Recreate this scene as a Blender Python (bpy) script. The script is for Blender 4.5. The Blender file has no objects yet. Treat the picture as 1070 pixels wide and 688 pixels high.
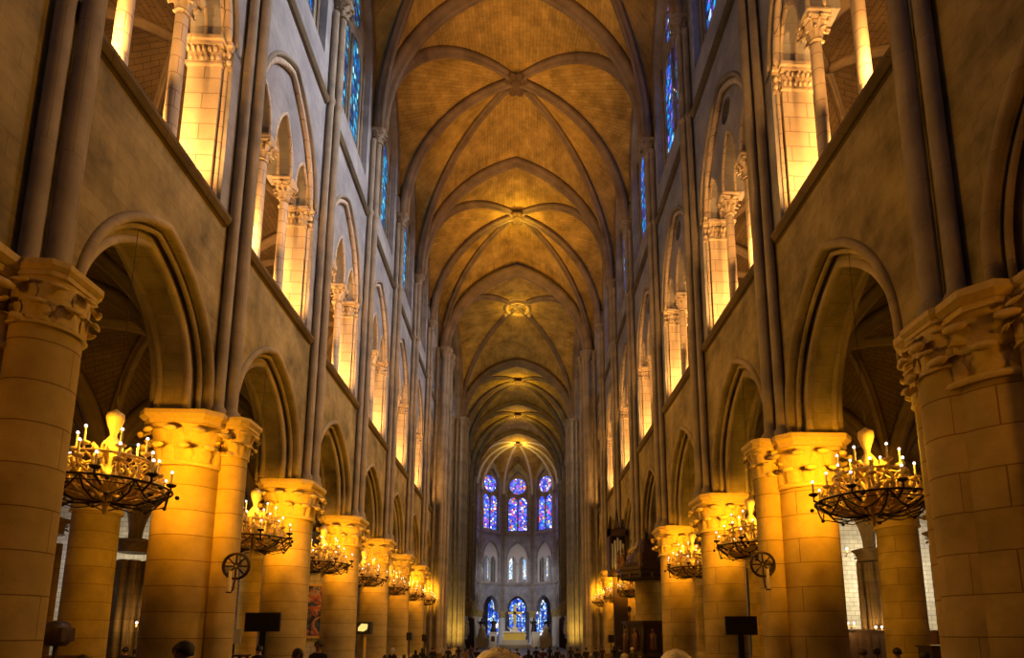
import bpy, math, random
from mathutils import Vector, Matrix
from mathutils.geometry import tessellate_polygon
random.seed(7)
PI = math.pi
scene = bpy.context.scene
COL = scene.collection
RT = 1.0

# ------------------------------------------------------------------ mesh builder
class MB:
    def __init__(s):
        s.v = []; s.f = []; s.m = []; s.uv = {}; s.sm = []
    def add(s, vs, fs, mi=0, smooth=False, M=None):
        o = len(s.v)
        if M is not None: vs = [M @ Vector(p) for p in vs]
        s.v += [tuple(p) for p in vs]
        for f in fs:
            s.f.append([i + o for i in f]); s.m.append(mi); s.sm.append(smooth)
        return o
    def box(s, x0, x1, y0, y1, z0, z1, mi=0, M=None):
        vs = [(x, y, z) for z in (z0, z1) for y in (y0, y1) for x in (x0, x1)]
        s.add(vs, [(0,2,3,1),(4,5,7,6),(0,1,5,4),(2,6,7,3),(0,4,6,2),(1,3,7,5)], mi, False, M)
    def prism(s, poly, z0, z1, mi=0, M=None, scale=1.0):
        n = len(poly)
        vs = [(x, y, z0) for x, y in poly] + [(x*scale, y*scale, z1) for x, y in poly]
        s.add(vs, [tuple(range(n))[::-1], tuple(range(n, 2*n))] + [(i, (i+1) % n, n+(i+1) % n, n+i) for i in range(n)], mi, False, M)
    def lathe(s, prof, n=24, mi=0, c=(0,0), M=None, smooth=True, cap=True, z=0, sq=None):
        vs = []; fs = []
        for j, (r, zz) in enumerate(prof):
            for i in range(n):
                a = 2*PI*(i+.5)/n
                rr = r
                if sq: rr = r*sq(a, j)
                vs.append((c[0]+rr*math.cos(a), c[1]+rr*math.sin(a), z+zz))
        for j in range(len(prof)-1):
            for i in range(n):
                k = (i+1) % n
                fs.append((j*n+i, j*n+k, (j+1)*n+k, (j+1)*n+i))
        s.add(vs, fs, mi, smooth, M)
        if cap:
            s.add(vs[:n], [tuple(range(n))[::-1]], mi, False, M)
            s.add(vs[-n:], [tuple(range(n))], mi, False, M)
    def tube(s, pts, r, n=6, mi=0, M=None, closed=False, smooth=True):
        pts = [Vector(p) for p in pts]; N = len(pts)
        rs = r if isinstance(r, (list, tuple)) else [r]*N
        vs = []; fs = []; up = None
        for i in range(N):
            if closed: t = pts[(i+1) % N] - pts[i-1]
            else: t = pts[min(i+1, N-1)] - pts[max(i-1, 0)]
            t.normalize()
            if up is None:
                up = Vector((0,0,1)) if abs(t.z) < .9 else Vector((1,0,0))
            a = t.cross(up)
            if a.length < 1e-5: a = t.orthogonal()
            a.normalize(); b = t.cross(a).normalized(); up = a.cross(t)
            for k in range(n):
                q = 2*PI*k/n
                vs.append(pts[i] + a*math.cos(q)*rs[i] + b*math.sin(q)*rs[i])
        R = N if closed else N-1
        for i in range(R):
            for k in range(n):
                k2 = (k+1) % n; j = (i+1) % N
                fs.append((i*n+k, i*n+k2, j*n+k2, j*n+k))
        if not closed:
            fs.append(tuple(range(n))[::-1]); fs.append(tuple(range((N-1)*n, N*n)))
        s.add(vs, fs, mi, smooth, M)
    def sweep(s, pts, prof, lat, flip=1, mi=0, smooth=True):
        """profile (lateral, inward) swept along a curve lying in the plane across lat"""
        pts = [Vector(p) for p in pts]; L = Vector(lat).normalized(); N = len(pts); n = len(prof)
        vs = []; fs = []
        for i in range(N):
            t = (pts[min(i+1, N-1)] - pts[max(i-1, 0)]).normalized()
            nn = t.cross(L).normalized()*flip
            for (u, d) in prof: vs.append(pts[i] + L*u + nn*d)
        for i in range(N-1):
            for k in range(n):
                k2 = (k+1) % n
                fs.append((i*n+k, i*n+k2, (i+1)*n+k2, (i+1)*n+k))
        fs.append(tuple(range(n))[::-1]); fs.append(tuple(range((N-1)*n, N*n)))
        s.add(vs, fs, mi, smooth)
    def sphere(s, c, r, n=8, mi=0, sc=(1,1,1), M=None):
        prof = [(max(1e-4, r*math.sin(PI*j/n)), -r*math.cos(PI*j/n)) for j in range(n+1)]
        T = Matrix.Translation(Vector(c)) @ Matrix.Diagonal((sc[0], sc[1], sc[2], 1))
        if M is not None: T = M @ T
        s.lathe(prof, n*2, mi, M=T, cap=False)
    def panel(s, outer, holes, fmap, d0, d1, mi=0, back=True):
        """flat wall (s,z) with holes, thickness d0..d1 ; fmap(s, z, d) -> xyz"""
        loops = [outer] + holes
        tri = tessellate_polygon([[Vector((a, b, 0)) for a, b in l] for l in loops])
        flat = [p for l in loops for p in l]
        s.add([fmap(a, b, d0) for a, b in flat], tri, mi)
        if back: s.add([fmap(a, b, d1) for a, b in flat], tri, mi)
        for l in loops:
            n = len(l)
            vs = [fmap(a, b, d0) for a, b in l] + [fmap(a, b, d1) for a, b in l]
            s.add(vs, [(i, (i+1) % n, n+(i+1) % n, n+i) for i in range(n)], mi)
    def grid(s, A, B, k, mi=0, flip=False):
        """ruled surface between two polylines, with uv in metres"""
        n = len(A); o = len(s.v); vs = []; uvs = []
        la = 0
        for i in range(n):
            a = Vector(A[i]); b = Vector(B[i])
            if i: la += ((a+b)/2 - (Vector(A[i-1])+Vector(B[i-1]))/2).length
            for j in range(k+1):
                p = a.lerp(b, j/k); vs.append(p); uvs.append(((b-a).length*(j/k-.5), la))
        fs = []
        for i in range(n-1):
            for j in range(k):
                fs.append((i*(k+1)+j, i*(k+1)+j+1, (i+1)*(k+1)+j+1, (i+1)*(k+1)+j))
        s.add(vs, fs, mi, True)
        for q, w in enumerate(uvs): s.uv[o+q] = w
    def mesh(s, name, mats):
        me = bpy.data.meshes.new(name)
        me.from_pydata(s.v, [], s.f)
        if not isinstance(mats, (list, tuple)): mats = [mats]
        for m in mats: me.materials.append(m)
        me.polygons.foreach_set('material_index', s.m)
        me.polygons.foreach_set('use_smooth', s.sm)
        if s.uv:
            l = me.uv_layers.new(name='UVMap')
            d = [0.0]*(2*len(me.loops))
            for i, lp in enumerate(me.loops):
                w = s.uv.get(lp.vertex_index, (0, 0)); d[2*i] = w[0]; d[2*i+1] = w[1]
            l.data.foreach_set('uv', d)
        me.update()
        return me
    def build(s, name, mats, parent=None, loc=None):
        o = bpy.data.objects.new(name, s.mesh(name, mats)); COL.objects.link(o)
        if parent: o.parent = parent
        if loc: o.location = loc
        return o

def tag(o, label, cat, group=None):
    o['label'] = label; o['category'] = cat
    if group: o['group'] = group
    return o
def thing(name, label, cat, loc=(0,0,0), rz=0, group=None):
    o = bpy.data.objects.new(name, None); COL.objects.link(o)
    o.location = loc; o.rotation_euler = (0, 0, rz); o.empty_display_size = .2
    return tag(o, label, cat, group)
def put(name, me, parent=None, loc=(0,0,0), rz=0, mat=None):
    o = bpy.data.objects.new(name, me); COL.objects.link(o)
    o.parent = parent; o.location = loc; o.rotation_euler = (0, 0, rz)
    return o
def dup(root, loc, label, rz=None, group=None, scale=None):
    def cp(o, par):
        c = o.copy(); COL.objects.link(c); c.parent = par
        for ch in o.children: cp(ch, c)
        return c
    r = cp(root, None); r.location = loc; r['label'] = label
    if rz is not None: r.rotation_euler = (0, 0, rz)
    if group: r['group'] = group
    if scale: r.scale = scale
    return r
def struct(o):
    o['kind'] = 'structure'; return o
ORD = ['nearest', 'second', 'third', 'fourth', 'fifth', 'sixth', 'seventh', 'eighth', 'ninth']

# ------------------------------------------------------------------ materials
def newmat(name):
    m = bpy.data.materials.new(name); m.use_nodes = True
    nt = m.node_tree; nt.nodes.clear()
    out = nt.nodes.new('ShaderNodeOutputMaterial')
    b = nt.nodes.new('ShaderNodeBsdfPrincipled')
    nt.links.new(b.outputs[0], out.inputs[0])
    return m, nt, b, out
def N(nt, t, **k):
    n = nt.nodes.new(t)
    for a, v in k.items(): setattr(n, a, v)
    return n
def math_(nt, op, a, b=None, c=None):
    n = N(nt, 'ShaderNodeMath', operation=op)
    for i, x in enumerate((a, b, c)):
        if x is None: continue
        if isinstance(x, (int, float)): n.inputs[i].default_value = x
        else: nt.links.new(x, n.inputs[i])
    return n.outputs[0]
def stone(name, c1, c2, mort, bw=.85, bh=.4, mode='wall', rough=.75, bump=.35, msize=.012, stain=.6, rot=0):
    m, nt, b, out = newmat(name); L = nt.links.new
    tc = N(nt, 'ShaderNodeTexCoord')
    sep = N(nt, 'ShaderNodeSeparateXYZ'); com = N(nt, 'ShaderNodeCombineXYZ')
    if mode == 'uv':
        L(tc.outputs['UV'], sep.inputs[0]); L(sep.outputs[0], com.inputs[0]); L(sep.outputs[1], com.inputs[1])
    elif mode == 'floor':
        L(tc.outputs['Object'], sep.inputs[0]); L(sep.outputs[0], com.inputs[0]); L(sep.outputs[1], com.inputs[1])
    elif mode == 'round':
        L(tc.outputs['Object'], sep.inputs[0])
        at = math_(nt, 'ARCTAN2', sep.outputs[1], sep.outputs[0])
        L(math_(nt, 'MULTIPLY', at, .7), com.inputs[0]); L(sep.outputs[2], com.inputs[1])
    else:
        L(tc.outputs['Object'], sep.inputs[0])
        L(math_(nt, 'ADD', sep.outputs[0], sep.outputs[1]), com.inputs[0]); L(sep.outputs[2], com.inputs[1])
    br = N(nt, 'ShaderNodeTexBrick'); L(com.outputs[0], br.inputs['Vector'])
    br.inputs['Scale'].default_value = 1; br.inputs['Brick Width'].default_value = bw; br.inputs['Row Height'].default_value = bh
    br.inputs['Mortar Size'].default_value = msize; br.inputs['Mortar Smooth'].default_value = .3; br.inputs['Bias'].default_value = 0
    br.inputs['Color1'].default_value = (*c1, 1); br.inputs['Color2'].default_value = (*c2, 1); br.inputs['Mortar'].default_value = (*mort, 1)
    n1 = N(nt, 'ShaderNodeTexNoise'); n1.inputs['Scale'].default_value = .9; n1.inputs['Detail'].default_value = 7; n1.inputs['Roughness'].default_value = .62
    L(tc.outputs['Object'], n1.inputs['Vector'])
    cr = N(nt, 'ShaderNodeValToRGB'); cr.color_ramp.elements[0].position = .32; cr.color_ramp.elements[1].position = .68
    cr.color_ramp.elements[0].color = (1-stain, 1-stain, 1-stain*.95, 1); cr.color_ramp.elements[1].color = (1.15, 1.12, 1.08, 1)
    L(n1.outputs[0], cr.inputs[0])
    mx = N(nt, 'ShaderNodeMix', data_type='RGBA', blend_type='MULTIPLY'); mx.inputs[0].default_value = 1
    L(br.outputs['Color'], mx.inputs[6]); L(cr.outputs[0], mx.inputs[7])
    L(mx.outputs[2], b.inputs['Base Color'])
    n2 = N(nt, 'ShaderNodeTexNoise'); n2.inputs['Scale'].default_value = 9; n2.inputs['Detail'].default_value = 6; n2.inputs['Roughness'].default_value = .7
    L(tc.outputs['Object'], n2.inputs['Vector'])
    h = math_(nt, 'SUBTRACT', math_(nt, 'MULTIPLY', n2.outputs[0], .6), br.outputs['Fac'])
    bp = N(nt, 'ShaderNodeBump'); bp.inputs['Strength'].default_value = bump; bp.inputs['Distance'].default_value = .04
    L(h, bp.inputs['Height']); L(bp.outputs[0], b.inputs['Normal'])
    b.inputs['Roughness'].default_value = rough
    b.inputs['Specular IOR Level'].default_value = .12
    return m
def plain(name, col, rough=.5, metal=0, nscale=20, namt=.25, bump=.1):
    m, nt, b, out = newmat(name); L = nt.links.new
    tc = N(nt, 'ShaderNodeTexCoord'); n = N(nt, 'ShaderNodeTexNoise'); n.inputs['Scale'].default_value = nscale; n.inputs['Detail'].default_value = 4
    L(tc.outputs['Object'], n.inputs['Vector'])
    mx = N(nt, 'ShaderNodeMix', data_type='RGBA'); L(n.outputs[0], mx.inputs[0])
    mx.inputs[6].default_value = (*[c*(1-namt) for c in col], 1); mx.inputs[7].default_value = (*[min(1, c*(1+namt)) for c in col], 1)
    L(mx.outputs[2], b.inputs['Base Color']); b.inputs['Roughness'].default_value = rough; b.inputs['Metallic'].default_value = metal
    bp = N(nt, 'ShaderNodeBump'); bp.inputs['Strength'].default_value = bump; bp.inputs['Distance'].default_value = .01
    L(n.outputs[0], bp.inputs['Height']); L(bp.outputs[0], b.inputs['Normal'])
    return m
def emit(name, col, st, sample=False):
    m = bpy.data.materials.new(name); m.use_nodes = True; nt = m.node_tree; nt.nodes.clear()
    o = nt.nodes.new('ShaderNodeOutputMaterial'); e = nt.nodes.new('ShaderNodeEmission')
    e.inputs[0].default_value = (*col, 1); e.inputs[1].default_value = st; nt.links.new(e.outputs[0], o.inputs[0])
    m.cycles.emission_sampling = 'AUTO' if sample else 'NONE'
    return m
def glass(name, pal, st, scale=7.0, lead=.06, stretch=.6, back=(.01,.01,.02)):
    """backlit stained glass : voronoi panes between dark lead lines"""
    m, nt, b, out = newmat(name); L = nt.links.new
    tc = N(nt, 'ShaderNodeTexCoord'); mp = N(nt, 'ShaderNodeMapping'); mp.inputs['Scale'].default_value = (1, 1, stretch)
    L(tc.outputs['Object'], mp.inputs[0])
    v1 = N(nt, 'ShaderNodeTexVoronoi', feature='F1'); v2 = N(nt, 'ShaderNodeTexVoronoi', feature='DISTANCE_TO_EDGE')
    for v in (v1, v2):
        v.inputs['Scale'].default_value = scale; L(mp.outputs[0], v.inputs['Vector'])
    sp = N(nt, 'ShaderNodeSeparateColor'); L(v1.outputs['Color'], sp.inputs[0])
    cr = N(nt, 'ShaderNodeValToRGB'); cr.color_ramp.interpolation = 'CONSTANT'
    el = cr.color_ramp.elements
    tot = sum(w for _, w in pal); acc = 0
    for i, (c, w) in enumerate(pal):
        e = el[i] if i < 2 else el.new(acc/tot)
        e.position = acc/tot; e.color = (*c, 1); acc += w
    L(sp.outputs[0], cr.inputs[0])
    edge = math_(nt, 'GREATER_THAN', v2.outputs['Distance'], lead)
    wn = N(nt, 'ShaderNodeTexNoise'); wn.inputs['Scale'].default_value = .8; L(tc.outputs['Object'], wn.inputs['Vector'])
    var = math_(nt, 'MULTIPLY', math_(nt, 'ADD', sp.outputs[1], .35), st)
    L(cr.outputs[0], b.inputs['Emission Color']); L(math_(nt, 'MULTIPLY', edge, var), b.inputs['Emission Strength'])
    b.inputs['Base Color'].default_value = (*back, 1); b.inputs['Roughness'].default_value = .3
    m.cycles.emission_sampling = 'NONE'
    return m

M = {}
M['pier'] = stone('pier_stone', (.54,.41,.14), (.46,.34,.11), (.24,.15,.05), 3.2, .52, 'round', msize=.010, stain=.40)
M['wall'] = stone('wall_stone', (.38,.31,.15), (.32,.26,.12), (.26,.20,.09), .75, .34, 'wall', msize=.006, stain=.68, bump=.25)
M['upper'] = stone('upper_wall_stone', (.36,.35,.35), (.32,.31,.31), (.27,.26,.26), .8, .36, 'wall', msize=.007, stain=.4, bump=.25)
M['gal'] = stone('gallery_stone', (.60,.50,.38), (.54,.44,.32), (.30,.22,.15), .9, .40, 'wall', msize=.012, stain=.25)
M['mould'] = stone('moulding_stone', (.38,.31,.19), (.34,.27,.16), (.24,.18,.11), 3, .7, 'wall', msize=.006, stain=.45)
M['shaft'] = stone('shaft_stone', (.35,.30,.22), (.31,.265,.20), (.23,.19,.14), 3, 2.2, 'wall', msize=.006, stain=.45)
M['vault'] = stone('vault_masonry', (.52,.36,.10), (.42,.28,.075), (.20,.12,.035), .62, .21, 'uv', msize=.008, stain=.5, bump=.25)
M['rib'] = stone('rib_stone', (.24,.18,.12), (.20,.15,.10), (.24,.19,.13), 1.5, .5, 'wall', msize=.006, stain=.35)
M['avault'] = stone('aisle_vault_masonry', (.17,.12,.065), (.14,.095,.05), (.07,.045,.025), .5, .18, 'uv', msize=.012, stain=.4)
M['chapel'] = stone('chapel_masonry', (.72,.68,.58), (.60,.56,.46), (.36,.32,.24), .55, .27, 'wall', msize=.018, stain=.3)
M['floor'] = stone('floor_stone', (.16,.13,.10), (.10,.08,.06), (.05,.04,.03), .6, .6, 'floor', rough=.4)
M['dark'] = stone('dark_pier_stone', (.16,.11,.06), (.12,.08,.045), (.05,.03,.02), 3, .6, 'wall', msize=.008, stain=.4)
M['string'] = stone('string_course_stone', (.17,.13,.08), (.14,.11,.065), (.07,.05,.03), 1.5, .6, 'wall', msize=.008, stain=.4)  # stone darkened to imitate the shaded underside of the courses
M['carve'] = plain('carved_stone', (.56,.42,.15), .75, 0, 14, .25, .4)
M['cream'] = plain('cream_stone', (.66,.62,.54), .7, 0, 8, .15, .2)
M['gilt'] = plain('gilt_bronze', (.80,.58,.22), .45, .25, 30, .25)
M['iron'] = plain('dark_iron', (.035,.022,.016), .45, .6)
M['candle'] = plain('candle_wax', (.85,.72,.45), .5)
M['black'] = plain('black_plastic', (.012,.008,.008), .4, 0, 40, .1, .02)
M['wood'] = plain('dark_carved_wood', (.045,.022,.012), .5, 0, 9, .4, .3)
M['wood2'] = plain('brown_wood', (.16,.07,.035), .5, 0, 12, .3)
M['gold'] = plain('bright_gold', (.98,.66,.14), .5, .15)
M['marble'] = plain('white_marble', (.8,.78,.74), .4, 0, 5, .08)
M['silver'] = plain('organ_pipe_tin', (.62,.66,.72), .3, .8)
M['paper'] = plain('white_card', (.8,.78,.72), .7, 0, 3, .05, 0)
M['bulb'] = emit('bulb_glow', (1, .80, .74), 2.6)
M['bulbfar'] = emit('bulb_glow_far', (1, .80, .52), 9)
BL = [((.01,.07,.55),5),((.0,.22,.75),4),((.03,.02,.25),2),((.02,.45,.75),2),((.35,.7,.95),1),((.0,.03,.2),3)]
M['glassL'] = glass('clerestory_glass', [((.0,.10,.42),4),((.0,.24,.50),4),((.0,.04,.16),3),((.05,.42,.60),2),((.3,.7,.8),.7),((.0,.02,.08),3)], 1.9, 6.5, .05, .55)
M['glassR'] = glass('south_clerestory_glass', [((.02,.10,.60),4),((.0,.26,.60),3),((.03,.03,.30),3),((.25,.10,.45),1),((.45,.6,.9),1),((.0,.02,.10),3)], 1.9, 6.5, .05, .55)
M['glassA'] = glass('apse_glass', [((.03,.07,.75),6),((.10,.20,.95),4),((.30,.08,.55),2),((.75,.12,.10),1),((.8,.75,.9),1.6),((.8,.5,.12),.6),((.02,.3,.2),.6)], 2.2, 3.6, .05, .8)
M['glassW'] = glass('white_blue_glass', [((.55,.75,1),5),((.9,.95,1),5),((.15,.4,.9),2)], 1.6, 5, .04, .7)
M['glassC'] = glass('chapel_glass', [((.05,.15,.9),5),((.3,.55,1),3),((.85,.9,1),2),((.02,.05,.4),2)], 1.8, 3, .06, .7)

# ------------------------------------------------------------------ layout (metres)
BAY = 5.5; Y0 = 1.78
def PY(i): return Y0 + BAY*i
YC0 = PY(8); YC1 = 61.0              # crossing
CH = [61.0, 66.5, 72.0, 77.5, 83.0, 87.2]
AP = [(6.3,87.2), (5.82,90.9), (2.41,94.3), (-2.41,94.3), (-5.82,90.9), (-6.3,87.2)]
WX = 6.42                            # nave wall face
AB = {-1: 6.22, 1: 5.90}             # top of the pier abaci
DY = .12
SX = 6.2                             # springing of the high vault
ZS = 24.2; ZB = 33.1; ZT = 32.75
side_name = {-1: 'left', 1: 'right'}

def quarter(p0, p1, n=18, z_off=0):
    """arc rising vertically from p0 to p1 (apex)"""
    p0 = Vector(p0); p1 = Vector(p1)
    dv = Vector((p1.x-p0.x, p1.y-p0.y, 0)); a = dv.length; h = p1.z-p0.z; d = dv.normalized() if a > 1e-6 else Vector((1,0,0))
    out = []
    if h >= a:
        R = (a*a+h*h)/(2*a); tm = math.asin(min(1, h/R))
        for i in range(n+1):
            t = tm*i/n; out.append(p0 + d*(R*(1-math.cos(t))) + Vector((0,0,R*math.sin(t))))
    else:
        for i in range(n+1):
            t = PI/2*i/n; out.append(p0 + d*(a*(1-math.cos(t))) + Vector((0,0,h*math.sin(t))))
    return out
def arch(p0, p1, za, n=18):
    p0 = Vector(p0); p1 = Vector(p1); m = (p0+p1)/2; m.z = za
    A = quarter(p0, m, n); B = quarter(p1, m, n)
    return A + B[::-1][1:]
def stilt(p0, zs, rest):
    return rest
def arch_poly(c, half, z0, zs, za, n=10):
    L = quarter((c-half, 0, zs), (c, 0, za), n)
    pts = [(c-half, z0)] + [(p.x, p.z) for p in L]
    R = [(2*c-x, z) for x, z in pts[::-1]][1:]
    return pts + R
def arc_line(c, half, zs, za, n=14):
    L = quarter((c-half, 0, zs), (c, 0, za), n)
    l = [(p.x, p.z) for p in L]
    return l + [(2*c-x, z) for x, z in l[::-1]][1:]

def rib_prof(w, d):
    return [(-w/2, 0), (-w/2, d*.45), (-w*.36, d*.62), (-w*.2, d*.62), (-w*.24, d*.86), (-w*.1, d), (w*.1, d), (w*.24, d*.86), (w*.2, d*.62), (w*.36, d*.62), (w/2, d*.45), (w/2, 0)]
def roll_prof(r, n=8):
    return [(r*math.cos(2*PI*i/n), r*math.sin(2*PI*i/n)) for i in range(n)]
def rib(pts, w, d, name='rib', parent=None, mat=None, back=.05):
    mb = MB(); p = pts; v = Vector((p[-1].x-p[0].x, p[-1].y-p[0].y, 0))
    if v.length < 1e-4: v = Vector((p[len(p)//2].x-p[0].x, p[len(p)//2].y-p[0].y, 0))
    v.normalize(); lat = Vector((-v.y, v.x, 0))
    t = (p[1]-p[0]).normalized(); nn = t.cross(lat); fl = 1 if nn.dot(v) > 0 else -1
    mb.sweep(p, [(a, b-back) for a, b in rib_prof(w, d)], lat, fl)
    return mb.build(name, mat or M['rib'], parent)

# ------------------------------------------------------------------ floor
mb = MB(); mb.box(-28, 28, -18, 112, -.3, 0); struct(mb.build('floor', M['floor']))

# ------------------------------------------------------------------ nave walls
trim_no = [0]
def trim(mb, mat):
    trim_no[0] += 1
    return struct(mb.build('trim_%d' % trim_no[0], mat))
def nave_wall(sd, ys, first, last, name):
    """wall of one side between supports ys : arcade, gallery and clerestory"""
    f = lambda s_, z, d: (sd*d, s_, z)
    mb = MB(); ab = AB[sd]
    def ac(k, a, b):
        return ((a+b)/2+.42, 1.93/2.02*(b-a)/BAY) if (first+k == 1) else ((a+b)/2, (b-a)/BAY)
    zA = ab; zG = 10.95
    y0, y1 = ys[0], ys[-1]
    def strip(z0, z1, holes, d0, d1, mi=0):
        mb.panel([(y0, z0), (y1, z0), (y1, z1), (y0, z1)], holes, f, d0, d1, mi)
    # arcade : the arches cut the lower edge, so the outline walks round them
    def arcade(half, za, d0, d1, zb=None):
        out = [(y0, zA)]
        for k, (a, b) in enumerate(zip(ys[:-1], ys[1:])):
            c, q = ac(k, a, b); hf = half*q
            out += [(p, z) for p, z in arch_poly(c, hf, zA, zA+.45, za, 12)]
        out += [(y1, zA), (y1, zG), (y0, zG)]
        mb.panel(out, [], f, d0, d1, 0)
    arcade(2.02, 9.25, WX, WX+.28)
    arcade(1.72, 8.92, WX+.28, WX+.90)
    arcade(2.02, 9.3, WX+.90, WX+1.15)
    # gallery face layer with the containing arches
    gh = []
    for a, b in zip(ys[:-1], ys[1:]):
        gh.append(arch_poly((a+b)/2, 2.08*(b-a)/BAY, 11.1, 15.3, 18.4, 12))
    strip(zG, 20.0, gh, WX, WX+.20, 1)
    # tympanum layer with three stepped lights (open at the bottom)
    for k, (a, b) in enumerate(zip(ys[:-1], ys[1:])):
        c = (a+b)/2; q = (b-a)/BAY
        out = [(a, 15.3)]
        for cc, hf, za in ((c-1.44*q, .47*q, 16.45), (c, .57*q, 16.85), (c+1.44*q, .47*q, 16.45)):
            out += arch_poly(cc, hf, 15.3, 15.45, za, 8)
        out += [(b, 15.3), (b, 20.0), (a, 20.0)]
        holes = []
        if sd == 1 and first+k in (2, 3, 4):
            holes = [[(c+.36*math.cos(t*PI/8), 17.6+.36*math.sin(t*PI/8)) for t in range(16)]]
        mb.panel(out, holes, f, WX+.20, WX+.95, 1)
    # clerestory
    ch = []; sm = []
    for k, (a, b) in enumerate(zip(ys[:-1], ys[1:])):
        c = (a+b)/2; q = (b-a)/BAY
        if first+k == 7 and name.endswith('nave'):
            ch.append([(c+1.45*math.cos(t*PI/16), 22.0+1.75*math.sin(t*PI/16)) for t in range(32)])
            ch.append(arch_poly(c, 1.3*q, 25.0, 27.4, 30.0, 10))
        else:
            ch.append(arch_poly(c+.12, 1.90*q, 21.3, 27.2, 30.7, 12))
    strip(20.0, 32.6, ch, WX, WX+.85, 1)
    # thin course lines at the foot of the gallery and of the clerestory
    o = mb.build('wall_%s_%s' % (side_name[sd], name.split('_')[-1]) if name else 'wall_'+side_name[sd], [M['wall'], M['upper'], M['gal']])
    struct(o)
    prof = [(-.16, 0), (-.10, .10), (.0, .17), (.08, .17), (.12, .08), (.12, 0)]
    for a, b in zip(ys[:-1], ys[1:]):
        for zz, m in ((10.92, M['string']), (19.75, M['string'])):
            t = MB()
            vs = []
            for yy in (a+.42, b-.42):
                vs += [(sd*(WX-d+.01), yy, zz+u) for u, d in prof]
            n = len(prof)
            t.add(vs, [tuple(range(n)), tuple(range(n, 2*n))] + [(i, (i+1) % n, n+(i+1) % n, n+i) for i in range(n)])
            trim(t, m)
    # arch rolls
    for k, (a, b) in enumerate(zip(ys[:-1], ys[1:])):
        c, q = ac(k, a, b)
        t = MB()
        for half, za, d, r in ((2.08, 9.33, WX-.0, .085), (1.95, 9.17, WX+.16, .05), (1.74, 8.95, WX+.31, .085), (1.73, 8.94, WX+.88, .075), (2.0, 9.3, WX+1.13, .08)):
            pts = [(sd*d, s_, z) for s_, z in [(c-half*q, zA)] + arc_line(c, half*q, zA+.45, za, 16) + [(c+half*q, zA)]]
            t.tube(pts, r, 8)
        trim(t, M['mould'])
        c = (a+b)/2; q = (b-a)/BAY
        t = MB()
        for half, za, d, r in ((2.12, 18.48, WX, .06), ):
            pts = [(sd*d, s_, z) for s_, z in [(c-half*q, 15.3)] + arc_line(c, half*q, 15.3, za, 16) + [(c+half*q, 15.3)]]
            t.tube(pts, r, 8)
        trim(t, M['shaft'])
        t = MB()
        pts = [(sd*(WX+.12), s_, z) for s_, z in [(c-1.98*q, 15.3)] + arc_line(c, 1.98*q, 15.3, 18.3, 16) + [(c+1.98*q, 15.3)]]
        t.tube(pts, .09, 8)
        for cc, hf, za in ((c-1.44*q, .50*q, 16.5), (c, .60*q, 16.9), (c+1.44*q, .50*q, 16.5)):
            for d in (.22, .60):
                t.tube([(sd*(WX+d), s_, z) for s_, z in [(cc-hf, 15.3)] + arc_line(cc, hf, 15.45, za, 10) + [(cc+hf, 15.3)]], .055, 6)
        trim(t, M['gal'])

win_no = [0]
def window(sd, c, q, mat, rose_only=False, half=1.80, z0=21.45, zs=27.2, za=30.6, X=WX+.34, fm=None, lan=26.9, rr=1.12, rz=28.35, frame=None):
    """two lancets under a rose : panes, tracery frame"""
    frame = frame or M['shaft']
    f = fm or (lambda s_, z, d: (sd*(X+d), s_+c+.15, z))
    win_no[0] += 1; nm = 'window_%d' % win_no[0]
    h = half*q; hl = h*.40
    if rose_only:
        holes = [[(1.0*math.cos(t*PI/12)*1.3, 22.0+1.6*math.sin(t*PI/12)) for t in range(24)]]
        outer = [(1.5*math.cos(t*PI/16), 22.0+1.8*math.sin(t*PI/16)) for t in range(32)]
        mb = MB()
        mb.panel(outer, [[(1.3*math.cos(t*PI/12), 22.0+1.6*math.sin(t*PI/12)) for t in range(24)]], f, 0, .12)
        for t in range(12):
            a = t*PI/6
            mb.tube([f(.35*math.cos(a), 22+.42*math.sin(a), .06), f(1.32*math.cos(a), 22+1.62*math.sin(a), .06)], .05, 6)
        mb.tube([f(.35*math.cos(t*PI/8), 22+.42*math.sin(t*PI/8), .06) for t in range(16)], .06, 6, closed=True)
        o = mb.build(nm, frame); struct(o)
        g = MB(); g.panel(outer, [], f, .08, .10); g.build('pane', mat, o)
        return o
    lanc = []
    for cc in (-h*.47, h*.47):
        lanc.append(arch_poly(cc, hl, z0+.12, lan-.9, lan, 7))
    rose = [(rr*q*math.cos(t*PI/12), rz+rr*q*math.sin(t*PI/12)) for t in range(24)]
    outer = arch_poly(0, h+.02, z0, zs, za, 12)
    mb = MB(); mb.panel(outer, lanc+[rose], f, 0, .14)
    mb.tube([f(0, z0, -.05), f(0, lan-.6, -.05)], .07, 8)
    for e in (-1, 1): mb.tube([f(e*h, z0, -.04), f(e*h, zs, -.04)], .06, 8)
    # cusps of the rose
    for t in range(8):
        a = t*PI/4; R = rr*q
        mb.tube([f(R*.38*math.cos(a), rz+R*.38*math.sin(a), .05), f(R*1.02*math.cos(a), rz+R*1.02*math.sin(a), .05)], .035, 5)
    mb.tube([f(rr*q*.38*math.cos(t*PI/6), rz+rr*q*.38*math.sin(t*PI/6), .05) for t in range(12)], .04, 5, closed=True)
    # iron saddle bars
    nb = 9
    for k in range(1, nb):
        zz = z0 + (lan-.8-z0)*k/nb
        mb.tube([f(-h*.47-hl, zz, .05), f(-h*.47+hl, zz, .05)], .018, 4); mb.tube([f(h*.47-hl, zz, .05), f(h*.47+hl, zz, .05)], .018, 4)
    o = mb.build(nm, frame); struct(o)
    for l in lanc:
        g = MB(); g.panel(l, [], f, .07, .09); g.build('pane', mat, o)
    g = MB(); g.panel(rose, [], f, .07, .09); g.build('pane', mat, o)
    return o

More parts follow.
